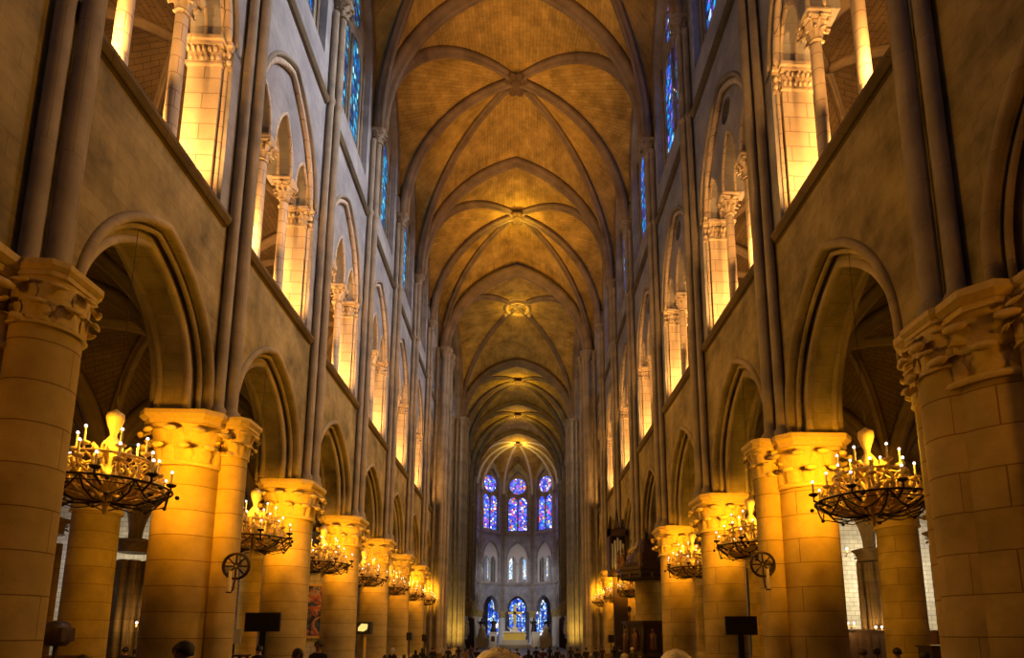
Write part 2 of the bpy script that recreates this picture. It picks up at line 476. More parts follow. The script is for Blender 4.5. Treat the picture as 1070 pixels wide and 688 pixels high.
NY = [PY(i)+(DY if i < 8 else 0) for i in range(-2, 9)]
for sd in (-1, 1):
    nave_wall(sd, NY, -2, 8, 'x_nave')
    nave_wall(sd, CH, 20, 26, 'x_choir')
    for i in range(1, 8):
        c = (NY[i+2]+NY[i+3])/2; g = M['glassL'] if sd < 0 else M['glassR']
        if i == 7: window(sd, c, 1, M['glassL'], rose_only=True)
        else: window(sd, c, 1, g)
        if i == 7: window(sd, c, 1, g, half=1.3, z0=25.0, zs=27.4, za=30.0, lan=27.6, rr=.75, rz=28.4)
    for a, b in zip(CH[:-1], CH[1:]):
        window(sd, (a+b)/2, (b-a)/BAY, M['glassL'])

# ------------------------------------------------------------------ capitals
def capital(r, half, h, n1=8, seed=1, oct_=.30, rows=2, sc=1.0):
    """bell with rows of curled leaves under a moulded abacus; local z=0 at the necking, top of abacus at h"""
    rnd = random.Random(seed)
    mb = MB(); ah = h*.24; bh = h-ah
    R1 = half*.86
    mb.lathe([(r*1.10, -.06*sc), (r*1.14, -.02*sc), (r*1.10, .03*sc)], 28)
    def sq(a, j):
        return 1 + (.20*(j/8.0)**2)*(abs(math.cos(2*a))*-1 + 1)
    mb.lathe([(r*1.0+(R1-r*1.0)*(j/8.0)**2.2, bh*j/8.0) for j in range(9)], 32, sq=sq)
    # leaves
    for row in range(rows):
        nn = n1
        for k in range(nn):
            a = 2*PI*(k + (.5 if row == 0 else 0))/nn + PI/nn*(0)
            base = bh*(.05 + .38*row); top = bh*(.50 + .40*row)
            corner = 1 + .10*(abs(math.sin(2*a)))*(row+.3)
            ra = r*1.02; rb = (r + (R1-r)*((.38+.5*row))**1.4)*corner + .02*sc
            c, s_ = math.cos(a), math.sin(a); tx, ty = -s_, c
            w = 2*PI*r/nn*.44
            pts = []
            for q in range(9):
                t = q/8.0
                z = base + (top-base)*math.sin(min(1, t*1.15)*PI/2)
                zb_ = z/bh
                rr = r + (R1-r)*zb_**2.2*(1+.20*zb_**2*(1-abs(math.cos(2*a)))) + (.035+.05*t)*sc
                if t > .7: z -= (t-.7)*h*.34; rr += (t-.7)*.60*sc
                ww = w*(1-.35*t)*(1+.15*math.sin(q*2.1+seed))
                pts.append((rr, z, ww))
            vs = []
            for rr, z, ww in pts:
                for e, dr in ((-1, -.05*sc), (-.5, .015*sc), (0, -.015*sc), (.5, .015*sc), (1, -.05*sc)):
                    vs.append(((rr+dr)*c + tx*ww*e, (rr+dr)*s_ + ty*ww*e, z))
            fs = []
            for q in range(8):
                for e in range(4): fs.append((q*5+e, q*5+e+1, (q+1)*5+e+1, (q+1)*5+e))
            mb.add(vs, fs, 0, True)
            rr, z, ww = pts[-1]
            mb.tube([(rr*c+tx*ww*1.15*e, rr*s_+ty*ww*1.15*e, z-.0*sc) for e in (-1, -.4, .4, 1)], [.030*sc, .062*sc, .062*sc, .030*sc], 8)
    def octo(hf, ch):
        return [(-hf+ch,-hf),(hf-ch,-hf),(hf,-hf+ch),(hf,hf-ch),(hf-ch,hf),(-hf+ch,hf),(-hf,hf-ch),(-hf,-hf+ch)]
    ch = half*oct_
    mb.prism(octo(half*.90, ch*.9), bh, bh+ah*.35)
    mb.prism(octo(half*.92, ch*.9), bh+ah*.35, bh+ah*.62, scale=half/(half*.92))
    mb.prism(octo(half, ch), bh+ah*.62, h)
    return mb

CAPM = {}
def cap_mesh(key, *a, **k):
    if key not in CAPM: CAPM[key] = capital(*a, **k).mesh('capital', M['carve'])
    return CAPM[key]
def shaft_mesh(key, prof, n, mat, M_=None):
    if key not in CAPM:
        mb = MB(); mb.lathe(prof, n); CAPM[key] = mb.mesh(key, mat)
    return CAPM[key]

def pier(i, sd, y, x=6.75, label='', colon=False, big=False, group='round arcade columns of the nave', r=.66):
    ab = AB[sd]; zc = ab-1.08
    t = thing('nave_column', label, 'column', (sd*x, y, 0), 0, group)
    key = 'sh%d%d' % (sd, big)
    rr = .74 if big else r
    put('shaft', shaft_mesh('shaft_'+key, [(rr*1.03, .45), (rr*1.02, .5), (rr, zc)], 40, M['pier']), t)
    # base : octagonal plinth and torus
    if 'base%d' % big not in CAPM:
        mb = MB(); q = rr*1.5
        o8 = [(q*math.cos(PI/8+k*PI/4), q*math.sin(PI/8+k*PI/4)) for k in range(8)]
        mb.prism(o8, 0, .25); mb.lathe([(rr*1.3, .25), (rr*1.34, .31), (rr*1.22, .36), (rr*1.12, .39), (rr*1.18, .43), (rr*1.04, .48)], 32)
        CAPM['base%d' % big] = mb.mesh('base', M['carve'])
    put('base', CAPM['base%d' % big], t)
    put('capital', cap_mesh('cap%d' % big, rr, (.92 if big else .86), 1.08, 12, 3 if not big else 5), t, (0, 0, zc))
    if colon or big:
        offs = [(-sd*(.84 if not big else (1.0 if sd < 0 else .55)), .1 if big else 0)]
        if big: offs += [(0, -.98), (0, .98), (sd*.98, 0)]
        cr_ = .27 if not big else .37
        for dx, dy in offs:
            c = put('colonnette', shaft_mesh('col%d%d' % (sd, big), [(cr_*1.4, 0), (cr_*1.4, .25), (cr_*1.25, .4), (cr_, .46), (cr_, ab-.80)], 24, M['pier']), t, (dx, dy, 0))
            put('colonnette_capital', cap_mesh('ccap%d' % big, cr_, cr_*(1.16 if big else 1.6), .80, 8, 9, sc=.5), c, (0, 0, ab-.80))
    return t

for sd in (-1, 1):
    for i in range(0, 8):
        nm = 'left' if sd < 0 else 'right'
        x = 6.75
        if i == 0: lb = 'round stone column behind the camera on the %s of the nave' % nm
        elif i == 1: lb = 'massive clustered stone pier at the %s edge, nearest the camera' % nm
        elif i == 2: lb = 'round stone column with a slim attached colonnette, %s side, nearest after the big pier' % nm
        elif i == 3: lb = 'plain round column behind the black screen on the %s side of the nave' % nm
        else: lb = '%s round column from the camera along the %s arcade, above the crowd' % (ORD[i-1], nm)
        pier(i, sd, PY(i), x, lb, colon=(i == 2), big=(i == 1), group='round columns of the %s nave arcade' % nm)
    for k, yy in enumerate(CH[1:]):
        pier(20+k, sd, yy, 6.75, '%s choir column beyond the crossing on the %s side' % (ORD[k], 'left' if sd < 0 else 'right'), group='choir columns', r=.55)

# ------------------------------------------------------------------ wall shafts rising from the columns to the high vault
SHM = {}
def wall_shaft(sd, y, z0, lab, main=True):
    t = thing('wall_shaft', lab, 'shaft', (sd*6.17, y, z0), 0, 'vaulting shafts on the %s wall' % side_name[sd])
    H = ZS-.62-z0
    for dx, dy, r, e in ((-.02, 0, .135, 0), (.13, -.27, .115, 1), (.13, .27, .115, 1)):
        key = ('s', sd, e, round(H, 2))
        if key not in SHM:
            mb = MB(); mb.lathe([(r*1.75, 0), (r*1.8, .10), (r*1.45, .2), (r*1.55, .27), (r*1.05, .36), (r, .42), (r, H)], 14); 
            for zz in (19.95-z0,):
                mb.lathe([(r*1.0, zz-.16), (r*1.35, zz-.06), (r*1.35, zz+.05), (r, zz+.12)], 14)
            SHM[key] = mb.mesh('shaft', M['shaft'])
        put('shaft', SHM[key], t, (sd*dx, dy, 0))
    if 'cap' not in SHM:
        mb = capital(.19, .34, .66, 8, 4, sc=.42, rows=2); SHM['cap'] = mb.mesh('capital', M['shaft'])
    put('capital', SHM['cap'], t, (sd*.0, 0, H))
    return t
for sd in (-1, 1):
    nm = side_name[sd]
    for i in range(0, 8):
        wall_shaft(sd, PY(i)+DY+(.06 if i != 1 or sd > 0 else .45), AB[sd], '%s bundle of tall grey vaulting shafts on the %s nave wall' % (ORD[i], nm))
    for k, yy in enumerate(CH[1:-1]):
        wall_shaft(sd, yy, AB[sd], '%s bundle of tall shafts on the %s choir wall' % (ORD[k], nm))

# slim wall-rib shafts beside the windows
# ------------------------------------------------------------------ gallery pillars and colonnettes
def gallery():
    body = MB()
    # local x: 0 = nave face, increasing outwards ; y symmetric
    body.box(.20, .96, -.78, .78, 0, 3.55); body.box(.04, .24, -.64, .64, 0, 3.55)
    for e in (-1, 1): body.tube([(.14, e*.66, 0), (.14, e*.66, 3.55)], .06, 8)
    bm_ = {}
    for sd in (-1, 1):
        b = MB(); Mx = Matrix.Diagonal((sd, 1, 1, 1)); b.add([Mx @ Vector(p) for p in body.v], body.f); bm_[sd] = b.mesh('body', M['gal'])
    capm = {}
    for sd in (-1, 1):
        c = MB()
        for (x0, x1, y_, zz, z1) in ((.02, 1.0, .74, .44, .53), (.0, 1.0, .80, .53, .62)):
            c.box(min(sd*x0, sd*x1), max(sd*x0, sd*x1), -y_, y_, zz, z1)
        for (x0, x1, y_, zz, z1) in ((.17, 1.02, .90, .44, .53), (.13, 1.06, .96, .53, .62)):
            c.box(min(sd*x0, sd*x1), max(sd*x0, sd*x1), -y_, y_, zz, z1)
        c.box(min(sd*.04, sd*.9), max(sd*.04, sd*.9), -.67, .67, 0, .44); c.box(min(sd*.20, sd*.97), max(sd*.20, sd*.97), -.81, .81, 0, .44)
        c.box(min(sd*.02, sd*.9), max(sd*.02, sd*.9), -.70, .70, -.05, .03); c.box(min(sd*.17, sd*1.0), max(sd*.17, sd*1.0), -.85, .85, -.05, .03)
        rnd = random.Random(3)
        for e in (-1, 1):
            for row in range(2):
                for k in range(6):
                    x = .26 + .125*k + (.06 if row else 0)
                    c.sphere((sd*x, e*(.82+.05*row), .13+.20*row), .062, 5, sc=(.8, 1.0, 1.3))
                for k in range(3):
                    x = .08 + .11*k
                    c.sphere((sd*x, e*(.71+.03*row), .13+.19*row), .07, 4, sc=(.8, .9, 1.2))
        capm[sd] = c.mesh('capital', M['gal'])
    cs = MB(); cs.lathe([(.24, 0), (.24, .10), (.20, .13), (.22, .19), (.16, .25), (.135, .30), (.125, 3.46)], 16); csm = cs.mesh('shaft', M['gal'])
    cc = capital(.13, .30, .62, 8, 2, oct_=.12, sc=.42).mesh('capital', M['gal'])
    for sd in (-1, 1):
        nm = side_name[sd]
        for i in range(0, 9):
            y = PY(i)+DY
            t = thing('gallery_pillar', 'lit gallery pillar with carved capital, %s, over the %s column' % (nm, ['rear', 'nearest', 'second', 'third', 'fourth', 'fifth', 'sixth', 'seventh', 'crossing'][i]), 'pillar', (sd*WX, y, 11.1), 0, 'pillars of the %s gallery' % nm)
            put('body', bm_[sd], t); put('capital', capm[sd], t, (0, 0, 3.56))
        for i in range(0, 8):
            c = (PY(i)+PY(i+1))/2+DY
            for e, w in ((-1, 'nearer'), (1, 'farther')):
                if i == 7 and e == 1: continue
                t = thing('gallery_colonnette', '%s slender colonnette of the %s %s gallery opening, leafy capital' % (w, ['rear', 'nearest', 'second', 'third', 'fourth', 'fifth', 'sixth', 'seventh'][i], nm), 'colonnette', (sd*(WX+.46), c+.06+e*.77, 11.1), 0, 'colonnettes of the %s gallery' % nm)
                put('shaft', csm, t); put('capital', cc, t, (0, 0, 3.56))
        for k, (a, b) in enumerate(zip(CH[:-1], CH[1:])):
            if k > 3: continue
            t = thing('gallery_pillar', 'choir gallery pillar on the %s, %s from the crossing' % (nm, ORD[k]), 'pillar', (sd*WX, b, 11.1), 0, 'pillars of the choir gallery')
            put('body', bm_[sd], t); put('capital', capm[sd], t, (0, 0, 3.56))
            for e, w in ((-1, 'nearer'), (1, 'farther')):
                t = thing('gallery_colonnette', '%s colonnette of the %s choir gallery opening, %s side' % (w, ORD[k], nm), 'colonnette', (sd*(WX+.62), (a+b)/2+e*.77, 11.1), 0, 'colonnettes of the choir gallery')
                put('shaft', csm, t); put('capital', cc, t, (0, 0, 3.56))
gallery()

# ------------------------------------------------------------------ vaults
def boss(p, parent, s=1.0, ring=False):
    mb = MB()
    if ring:
        mb.tube([(p[0]+1.1*math.cos(a*PI/12), p[1]+1.1*math.sin(a*PI/12), p[2]-.25) for a in range(24)], .20, 8, closed=True)
        mb.tube([(p[0]+1.45*math.cos(a*PI/12), p[1]+1.45*math.sin(a*PI/12), p[2]-.12) for a in range(24)], .14, 8, closed=True)
        for k in range(4):
            a = PI/4+k*PI/2; mb.sphere((p[0]+1.6*math.cos(a), p[1]+1.6*math.sin(a), p[2]-.3), .26, 6, sc=(1, 1, .7))
    else:
        mb.lathe([(.30*s, -.55*s), (.38*s, -.45*s), (.42*s, -.2*s), (.30*s, .1)], 20, c=(p[0], p[1]), z=p[2])
        for k in range(8):
            a = k*PI/4+PI/8
            mb.sphere((p[0]+.52*s*math.cos(a), p[1]+.52*s*math.sin(a), p[2]-.40*s), .20*s, 6, sc=(1.25, 1.25, .7))
    return mb.build('boss', M['carve'] if ring else M['dark'], parent)  # plain bosses darkened to stand in for their silhouette against the lit web
def sexpartite(ya, ym, yb, zs, zb, zt, par, web, first=False, sx=SX):
    """double bay ; corners at ya and yb, middle piers at ym"""
    B = Vector((0, ym, zb)); n = 20
    for y in (ya, yb):
        for sd in (-1, 1):
            T = quarter((sd*sx, y, zs), (0, y, zt), n); D = quarter((sd*sx, y, zs), B, n)
            web.grid(T, D, 8)
    for sd in (-1, 1):
        Mr = quarter((sd*sx, ym, zs), B, n)
        for y in (ya, yb):
            D = quarter((sd*sx, y, zs), B, n)
            ymid = (y+ym)/2
            def wallrib(yy):
                q = quarter((sd*(WX-.02), yy, zs+1.6), (sd*(WX-.02), ymid, zb-1.75), n-4)
                return [Vector((sd*sx, yy, zs)).lerp(q[0], k/4) for k in range(4)] + q
            web.grid(D, wallrib(y), 8); web.grid(Mr, wallrib(ym), 8)
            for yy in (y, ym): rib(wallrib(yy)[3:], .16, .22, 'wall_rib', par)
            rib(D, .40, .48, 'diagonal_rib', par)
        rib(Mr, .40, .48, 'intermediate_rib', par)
    boss(B, par)
def main_arch(y, zs, zt, par, w=.62, d=.55, sx=SX):
    rib(arch((-sx, y, zs), (sx, y, zs), zt, 22), w, d, 'transverse_arch', par)
def quad(c, zs, zc, zside, par, web, n=12, k=6, w=.24, d=.28, zo=None, names=('diagonal_rib',)):
    """c: four corners (x,y) in order ; zside: apex heights of four sides"""
    ctr = Vector((sum(p[0] for p in c)/4, sum(p[1] for p in c)/4, zc))
    D = [quarter((p[0], p[1], zs), ctr, n) for p in c]
    for i in range(4):
        j = (i+1) % 4; m = Vector(((c[i][0]+c[j][0])/2, (c[i][1]+c[j][1])/2, zside[i]))
        web.grid(quarter((c[i][0], c[i][1], zs), m, n), D[i], k); web.grid(quarter((c[j][0], c[j][1], zs), m, n), D[j], k)
    if par:
        for q in D: rib(q, w, d, 'diagonal_rib', par)
    return ctr

web = MB(); ceil = bpy.data.objects.new('ceiling', None)
hi = MB()
root = hi  # placeholder
def ceiling_obj(webmb, mat, name='ceiling'):
    o = webmb.build(name, mat); return struct(o)
par = bpy.data.objects.new('ceiling', bpy.data.meshes.new('ceiling')); COL.objects.link(par); struct(par)
for a in (-2, 0, 2, 4, 6):
    sexpartite(PY(a), PY(a+1), PY(a+2), ZS, ZB, ZT, par, web)
    main_arch(PY(a), ZS, ZT, par)
main_arch(YC0, ZS, ZT-.5, par, 1.0, .75)
# crossing
def fill(par, web, mat):
    me = web.mesh('ceiling', mat); old = par.data; par.data = me; bpy.data.meshes.remove(old)
cr = [(-SX, YC0), (SX, YC0), (SX, YC1), (-SX, YC1)]
ctr = quad(cr, ZS, 33.3, (ZT-.2, 32.0, 31.5, 32.0), par, web, 20, 10, .42, .5)
boss(ctr, par, ring=True)
main_arch(YC1, ZS, 31.3, par, 1.0, .7)
for sd in (-1, 1):
    rib(arch((sd*SX, YC0, ZS), (sd*SX, YC1, ZS), 32.0, 20), .9, .6, 'transept_arch', par)
sexpartite(61, 66.5, 72, ZS, 31.6, 31.2, par, web); sexpartite(72, 77.5, 83, ZS, 31.6, 31.2, par, web)
for y in (72, 83): main_arch(y, ZS, 31.2, par)
# apse
B = Vector((0, 88.5, 31.2))
prev = None; zs = ZS
def facet(p, q, web_from=None):
    m = Vector(((p[0]+q[0])/2, (p[1]+q[1])/2, 29.6))
    DP = quarter((p[0], p[1], zs), B, 18); DQ = quarter((q[0], q[1], zs), B, 18)
    web.grid(quarter((p[0], p[1], zs), m, 18), DP, 8); web.grid(quarter((q[0], q[1], zs), m, 18), DQ, 8)
ring = [(6.3, 83.0)] + AP + [(-6.3, 83.0)]
for p, q in zip(ring[:-1], ring[1:]): facet(p, q)
for p in ring: rib(quarter((p[0]*.98, p[1], zs), B, 18), .34, .4, 'apse_rib', par, M['cream'])
for sd in (-1, 1): web.grid(quarter((sd*SX, 83, zs), (0, 83, 31.2), 18), quarter((sd*SX, 83, zs), B, 18), 8)
boss(B, par, .9)
# transept arms
for sd in (-1, 1):
    quad([(sd*SX, YC0), (sd*16, YC0), (sd*16, YC1), (sd*SX, YC1)], ZS, 32.8, (31, 32, 31, 32), par, web, 14, 6, .4, .45)
fill(par, web, M['vault'])

# aisle and gallery vaults
A1 = 12.5; A2 = 18.3
AY = [PY(i) for i in range(-1, 9)]
for sd in (-1, 1):
    web = MB(); par = bpy.data.objects.new('ceiling', bpy.data.meshes.new('c')); COL.objects.link(par); struct(par)
    for k, (a, b) in enumerate(zip(AY[:-1], AY[1:])):
        for (x0, x1) in ((WX+.55, A1), (A1, A2)):
            quad([(sd*x0, a), (sd*x1, a), (sd*x1, b), (sd*x0, b)], AB[sd]+.05, 9.9, (9.6, 9.5, 9.6, 9.5), par if k < 6 else None, web, 12, 6, .26, .30)
            if k < 7:
                rib(arch((sd*x0, b, AB[sd]), (sd*x1, b, AB[sd]), 9.6, 12), .42, .36, 'transverse_rib', par)
        rib(arch((sd*A1, a, AB[sd]), (sd*A1, b, AB[sd]), 9.5, 12), .5, .4, 'arcade_rib', par)
        rib(arch((sd*A2, a, AB[sd]), (sd*A2, b, AB[sd]), 9.5, 12), .5, .4, 'arcade_rib', par)
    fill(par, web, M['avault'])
    web = MB(); par = bpy.data.objects.new('ceiling', bpy.data.meshes.new('c')); COL.objects.link(par); struct(par)
    for k, (a, b) in enumerate(zip(AY[:-1], AY[1:])):
        quad([(sd*(WX+.9), a), (sd*A1, a), (sd*A1, b), (sd*(WX+.9), b)], 14.9, 19.2, (19.1, 18.6, 19.1, 19.0), par, web, 12, 6, .24, .28)
        rib(arch((sd*(WX+.9), b, 14.9), (sd*A1, b, 14.9), 18.9, 12), .34, .32, 'transverse_rib', par)
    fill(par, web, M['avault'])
    # gallery floor and outer gallery wall
    mb = MB(); mb.box(min(sd*(WX+.9), sd*A1), max(sd*(WX+.9), sd*A1), AY[0], YC0, 10.6, 10.9)
    o = mb.build('floor', M['wall']); struct(o)
    mb = MB(); gy = lambda s_, z, d: (sd*d, s_, z)
    holes = [arch_poly((a+b)/2, .9, 12.6, 15.2, 16.6, 8) for a, b in zip(AY[:-1], AY[1:])]
    mb.panel([(AY[0], 10.6), (YC0, 10.6), (YC0, 20), (AY[0], 20)], holes, gy, A1, A1+.5)
    struct(mb.build('wall_%s_gallery' % side_name[sd], M['wall']))
    for a, b in zip(AY[:-1], AY[1:]):
        win_no[0] += 1
        g = MB(); g.panel(arch_poly((a+b)/2, .9, 12.6, 15.2, 16.6, 8), [], gy, A1+.28, A1+.3); struct(g.build('window_%d' % win_no[0], M['glassL']))
    # aisle columns
    for i in range(0, 8):
        t = thing('aisle_column', '%s round column between the two %s aisles, seen through the arcade' % (ORD[i], side_name[sd]), 'column', (sd*A1, PY(i), 0), 0, 'aisle columns on the %s' % side_name[sd])
        put('base', CAPM['base0'], t)
        put('shaft', shaft_mesh('ash%d' % sd, [(.62, .45), (.60, AB[sd]-.9)], 32, M['pier']), t)
        put('capital', cap_mesh('acap', .60, .80, .9, 10, 6, sc=.85), t, (0, 0, AB[sd]-.9))
        if i < 7:
            # clustered chapel piers
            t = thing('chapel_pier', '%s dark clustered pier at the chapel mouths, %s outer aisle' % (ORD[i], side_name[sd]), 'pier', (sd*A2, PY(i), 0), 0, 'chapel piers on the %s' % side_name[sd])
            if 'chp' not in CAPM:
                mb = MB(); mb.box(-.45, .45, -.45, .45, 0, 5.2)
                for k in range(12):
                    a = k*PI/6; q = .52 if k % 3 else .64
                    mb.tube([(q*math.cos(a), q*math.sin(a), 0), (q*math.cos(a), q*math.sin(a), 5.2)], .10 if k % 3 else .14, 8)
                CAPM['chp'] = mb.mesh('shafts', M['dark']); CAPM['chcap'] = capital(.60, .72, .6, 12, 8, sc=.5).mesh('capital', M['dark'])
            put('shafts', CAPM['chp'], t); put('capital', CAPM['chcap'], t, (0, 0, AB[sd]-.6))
    # chapel walls : dividers facing down the nave and the outer wall
    mb = MB()
    for i in range(0, 9):
        if i == 5: continue
        x0, x1 = sorted((sd*(A2+1.0), sd*26.9)); mb.box(x0, x1, PY(i)-.3, PY(i)+.3, 0, 12)
    holes = [arch_poly((a+b)/2, 1.3, 3.2, 6.5, 8.6, 8) for a, b in zip(AY[:-1], AY[1:])]
    mb.panel([(AY[0], 0), (YC0, 0), (YC0, 12), (AY[0], 12)], holes, gy, 26.7, 27.2)
    struct(mb.build('wall_%s_chapels' % side_name[sd], M['chapel']))
    for k, (a, b) in enumerate(zip(AY[:-1], AY[1:])):
        win_no[0] += 1
        g = MB(); g.panel(arch_poly((a+b)/2, 1.3, 3.2, 6.5, 8.6, 8), [], gy, 26.9, 26.92); struct(g.build('window_%d' % win_no[0], M['glassC']))
    mb = MB(); x0, x1 = sorted((sd*A2, sd*27.1)); mb.box(x0, x1, AY[0], YC0, 9.6, 9.9); mb.box(*sorted((sd*A2, sd*(A2+.5))), AY[0], YC0, 9.3, 12)
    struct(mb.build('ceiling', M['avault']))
    # roof over gallery to stop stray light, transept walls
    mb = MB(); xx = sorted((sd*(A1+.1), sd*24.4)); 
    mb.box(*sorted((sd*(WX+2.2), sd*27)), YC0-.2, YC0+.4, 9.8, 33)
    mb.box(*sorted((sd*(WX+2.2), sd*27)), YC1-.4, YC1+.2, 0, 33)
    mb.box(*sorted((sd*16.0, sd*16.6)), YC0, YC1, 0, 33)
    struct(mb.build('wall_%s_transept' % side_name[sd], M['wall']))

# ------------------------------------------------------------------ crossing piers
def crossing_pier(sd, y, e, label):
    t = thing('crossing_pier', label, 'pier', (sd*6.75, y, 0), 0, 'clustered crossing piers')
    H = ZS-.7
    mb = MB(); o8 = [(-1.2,-.95),(-.95,-1.2),(.95,-1.2),(1.2,-.95),(1.2,.95),(.95,1.2),(-.95,1.2),(-1.2,.95)]
    mb.prism(o8, 0, H); mb.build('core', M['shaft'], t)
    k = 0
    pos = []
    for q in range(-2, 3):
        for s_ in (-1, 1):
            rr = .20 if q % 2 == 0 else .14; ex = .12 if q == 0 else 0
            pos.append((s_*(1.25+ex), q*.52, rr)); pos.append((q*.52, s_*(1.25+ex), rr))
    for x, yy, rr in pos:
        key = ('cp', rr)
        if key not in SHM:
            m2 = MB(); m2.lathe([(rr*1.7, 0), (rr*1.7, .5), (rr*1.35, .7), (rr, .8), (rr, H)], 12); SHM[key] = m2.mesh('shaft', M['shaft'])
            SHM[key, 'c'] = capital(rr*1.1, rr*1.9, .7, 8, 4, sc=.4).mesh('capital', M['shaft'])
        c = put('shaft', SHM[key], t, (x, yy, 0)); put('capital', SHM[key, 'c'], c, (0, 0, H))
    return t
for sd in (-1, 1):
    crossing_pier(sd, YC0, 0, 'tall clustered pier at the near %s corner of the crossing' % side_name[sd])
    crossing_pier(sd, YC1, 0, 'tall clustered pier at the far %s corner of the crossing, beside the choir' % side_name[sd])

# ------------------------------------------------------------------ apse
def apse():
    names = ['far right', 'right', 'centre', 'left', 'far left']
    for k, (p, q) in enumerate(zip(AP[:-1], AP[1:])):
        P = Vector((p[0], p[1], 0)); Q = Vector((q[0], q[1], 0)); Ld = (Q-P); Wd = Ld.length; u = Ld.normalized(); n_ = Vector((-u.y, u.x, 0))
        mid = (P+Q)/2
        if n_.dot(mid-Vector((0, 88.5, 0))) < 0: n_ = -n_
        f = lambda s_, z, d, mid=mid, u=u, n_=n_: tuple(mid + u*s_ + n_*d + Vector((0, 0, z)))
        h = Wd/2; qf = min(1, Wd/4.85)
        mb = MB(); ab = 5.3
        out = [(-h, ab)] + arch_poly(0, 1.45*qf, ab, 5.9, 7.75, 10) + [(h, ab), (h, 9.6), (-h, 9.6)]
        mb.panel(out, [], f, 0, .8, 0)
        hol = arch_poly(0, 1.62*qf, 9.9, 13.8, 16.3, 10)
        mb.panel([(-h, 9.6), (h, 9.6), (h, 17.6), (-h, 17.6)], [hol], f, 0, .3, 0)
        l2 = [arch_poly(e*.74*qf, .60*qf, 9.9, 13.0, 14.1, 8) for e in (-1, 1)]
        mb.panel(arch_poly(0, 1.64*qf, 9.85, 13.8, 16.35, 10), l2, f, .3, .55, 1)
        win = arch_poly(0, 1.70*qf, 18.2, 25.2, 28.2, 12)
        mb.panel([(-h, 17.6), (h, 17.6), (h, 30.5), (-h, 30.5)], [win], f, 0, .8, 0)
        mb.box(-.001, .001, 0, .001, 0, .001)
        o = mb.build('wall_apse', [M['upper'], M['cream']]); struct(o)
        window(1, 0, qf, M['glassA'], half=1.70, z0=18.25, zs=25.2, za=28.2, lan=23.9, rr=1.35, rz=25.75, fm=lambda s_, z, d, f=f: f(s_, z, d+.45), frame=M['shaft'])
        # triforium back : bright lancets in pale wall
        win_no[0] += 1
        mb = MB(); lits = [arch_poly(-1.15*qf, .20*qf, 10.6, 14.3, 14.7, 5), arch_poly(1.15*qf*1, .26*qf, 10.6, 14.3, 14.7, 5)]
        mb.panel([(-h, 9.6), (h, 9.6), (h, 16.8), (-h, 16.8)], [], f, 1.9, 2.0); struct(mb.build('wall_apse', M['cream']))
        g = MB()
        for l in lits: g.panel(l, [], f, 1.84, 1.88)
        struct(g.build('window_%d' % win_no[0], M['glassW']))
        mb = MB()
        mb.panel([(-h, 9.45), (h, 9.45), (h, 9.75), (-h, 9.75)], [], f, -.16, .1); mb.panel([(-h, 17.5), (h, 17.5), (h, 17.75), (-h, 17.75)], [], f, -.12, .1)
        mb.tube([f(s_, z, 0) for s_, z in arc_line(0, 1.66*qf, 13.8, 16.4, 12)], .07, 6)
        mb.tube([f(s_, z, 0) for s_, z in arc_line(0, 1.5*qf, 5.9, 7.85, 12)], .09, 6)
        trim(mb, M['shaft'])
        t = thing('gallery_colonnette', 'colonnette dividing the %s double opening of the apse gallery' % names[k], 'colonnette', f(0, 9.6, .42), 0, 'colonnettes of the apse gallery')
        m3 = MB(); m3.lathe([(.15, 0), (.15, .15), (.09, .25), (.085, 3.0)], 10); m3.build('shaft', M['cream'], t)
        put('capital', cap_mesh('apc', .09, .2, .4, 8, 2, sc=.3), t, (0, 0, 3.0))
    for k, p in enumerate(AP):
        nm = ['rightmost', 'second from the right', 'just right of the gold cross', 'just left of the gold cross', 'second from the left', 'leftmost'][k]
        t = thing('apse_column', 'pale round apse column, %s' % nm, 'column', (p[0], p[1], 0), 0, 'round columns of the apse')
        put('shaft', shaft_mesh('apsh', [(.7, 0), (.7, .3), (.55, .5), (.52, 4.4)], 24, M['cream']), t)
        put('capital', cap_mesh('apcap', .52, .72, .9, 8, 6, sc=.7), t, (0, 0, 4.4))
        v = (Vector((0, 88.5, 0))-Vector((p[0], p[1], 0))).normalized()
        t = thing('wall_shaft', 'slim triple shaft on the apse wall, %s' % nm, 'shaft', (p[0]+v.x*.12, p[1]+v.y*.12, 5.3), math.atan2(v.y, v.x)-PI/2, 'apse wall shafts')
        for dx in (-.26, 0, .26):
            mm = SHM.get('aps')
            if not mm:
                m3 = MB(); m3.lathe([(.18, 0), (.18, .2), (.10, .3), (.10, ZS-.4-5.3)], 8); mm = SHM['aps'] = m3.mesh('shaft', M['shaft'])
            put('shaft', mm, t, (dx, 0, 0))
        put('capital', SHM['cap'], t, (0, 0, ZS-.66-5.3))
    # ambulatory wall with its windows
    n = 11; R = 13.0; pts = [(R*math.cos(PI*i/n-.0), 88.0+R*math.sin(PI*i/n)) for i in range(n+1)]
    mb = MB(); g = MB()
    for k, (p, q) in enumerate(zip(pts[:-1], pts[1:])):
        P = Vector((p[0], p[1], 0)); Q = Vector((q[0], q[1], 0)); u = (Q-P).normalized(); h = (Q-P).length/2; mid = (P+Q)/2; n_ = Vector((-u.y, u.x, 0))
        f = lambda s_, z, d, mid=mid, u=u, n_=n_: tuple(mid + u*s_ - n_*d + Vector((0, 0, z)))
        hol = arch_poly(0, h*.72, 1.6, 6.2, 7.8, 8)
        mb.panel([(-h, 0), (h, 0), (h, 9.6), (-h, 9.6)], [hol], f, 0, .5)
        win_no[0] += 1
        g = MB(); g.panel(hol, [], f, .2, .22)
        o = struct(g.build('window_%d' % win_no[0], M['glassC']))
        fr = MB()
        for e in (-.33, 0, .33): fr.tube([f(e*h, 1.6, .1), f(e*h, 7.2, .1)], .06, 6)
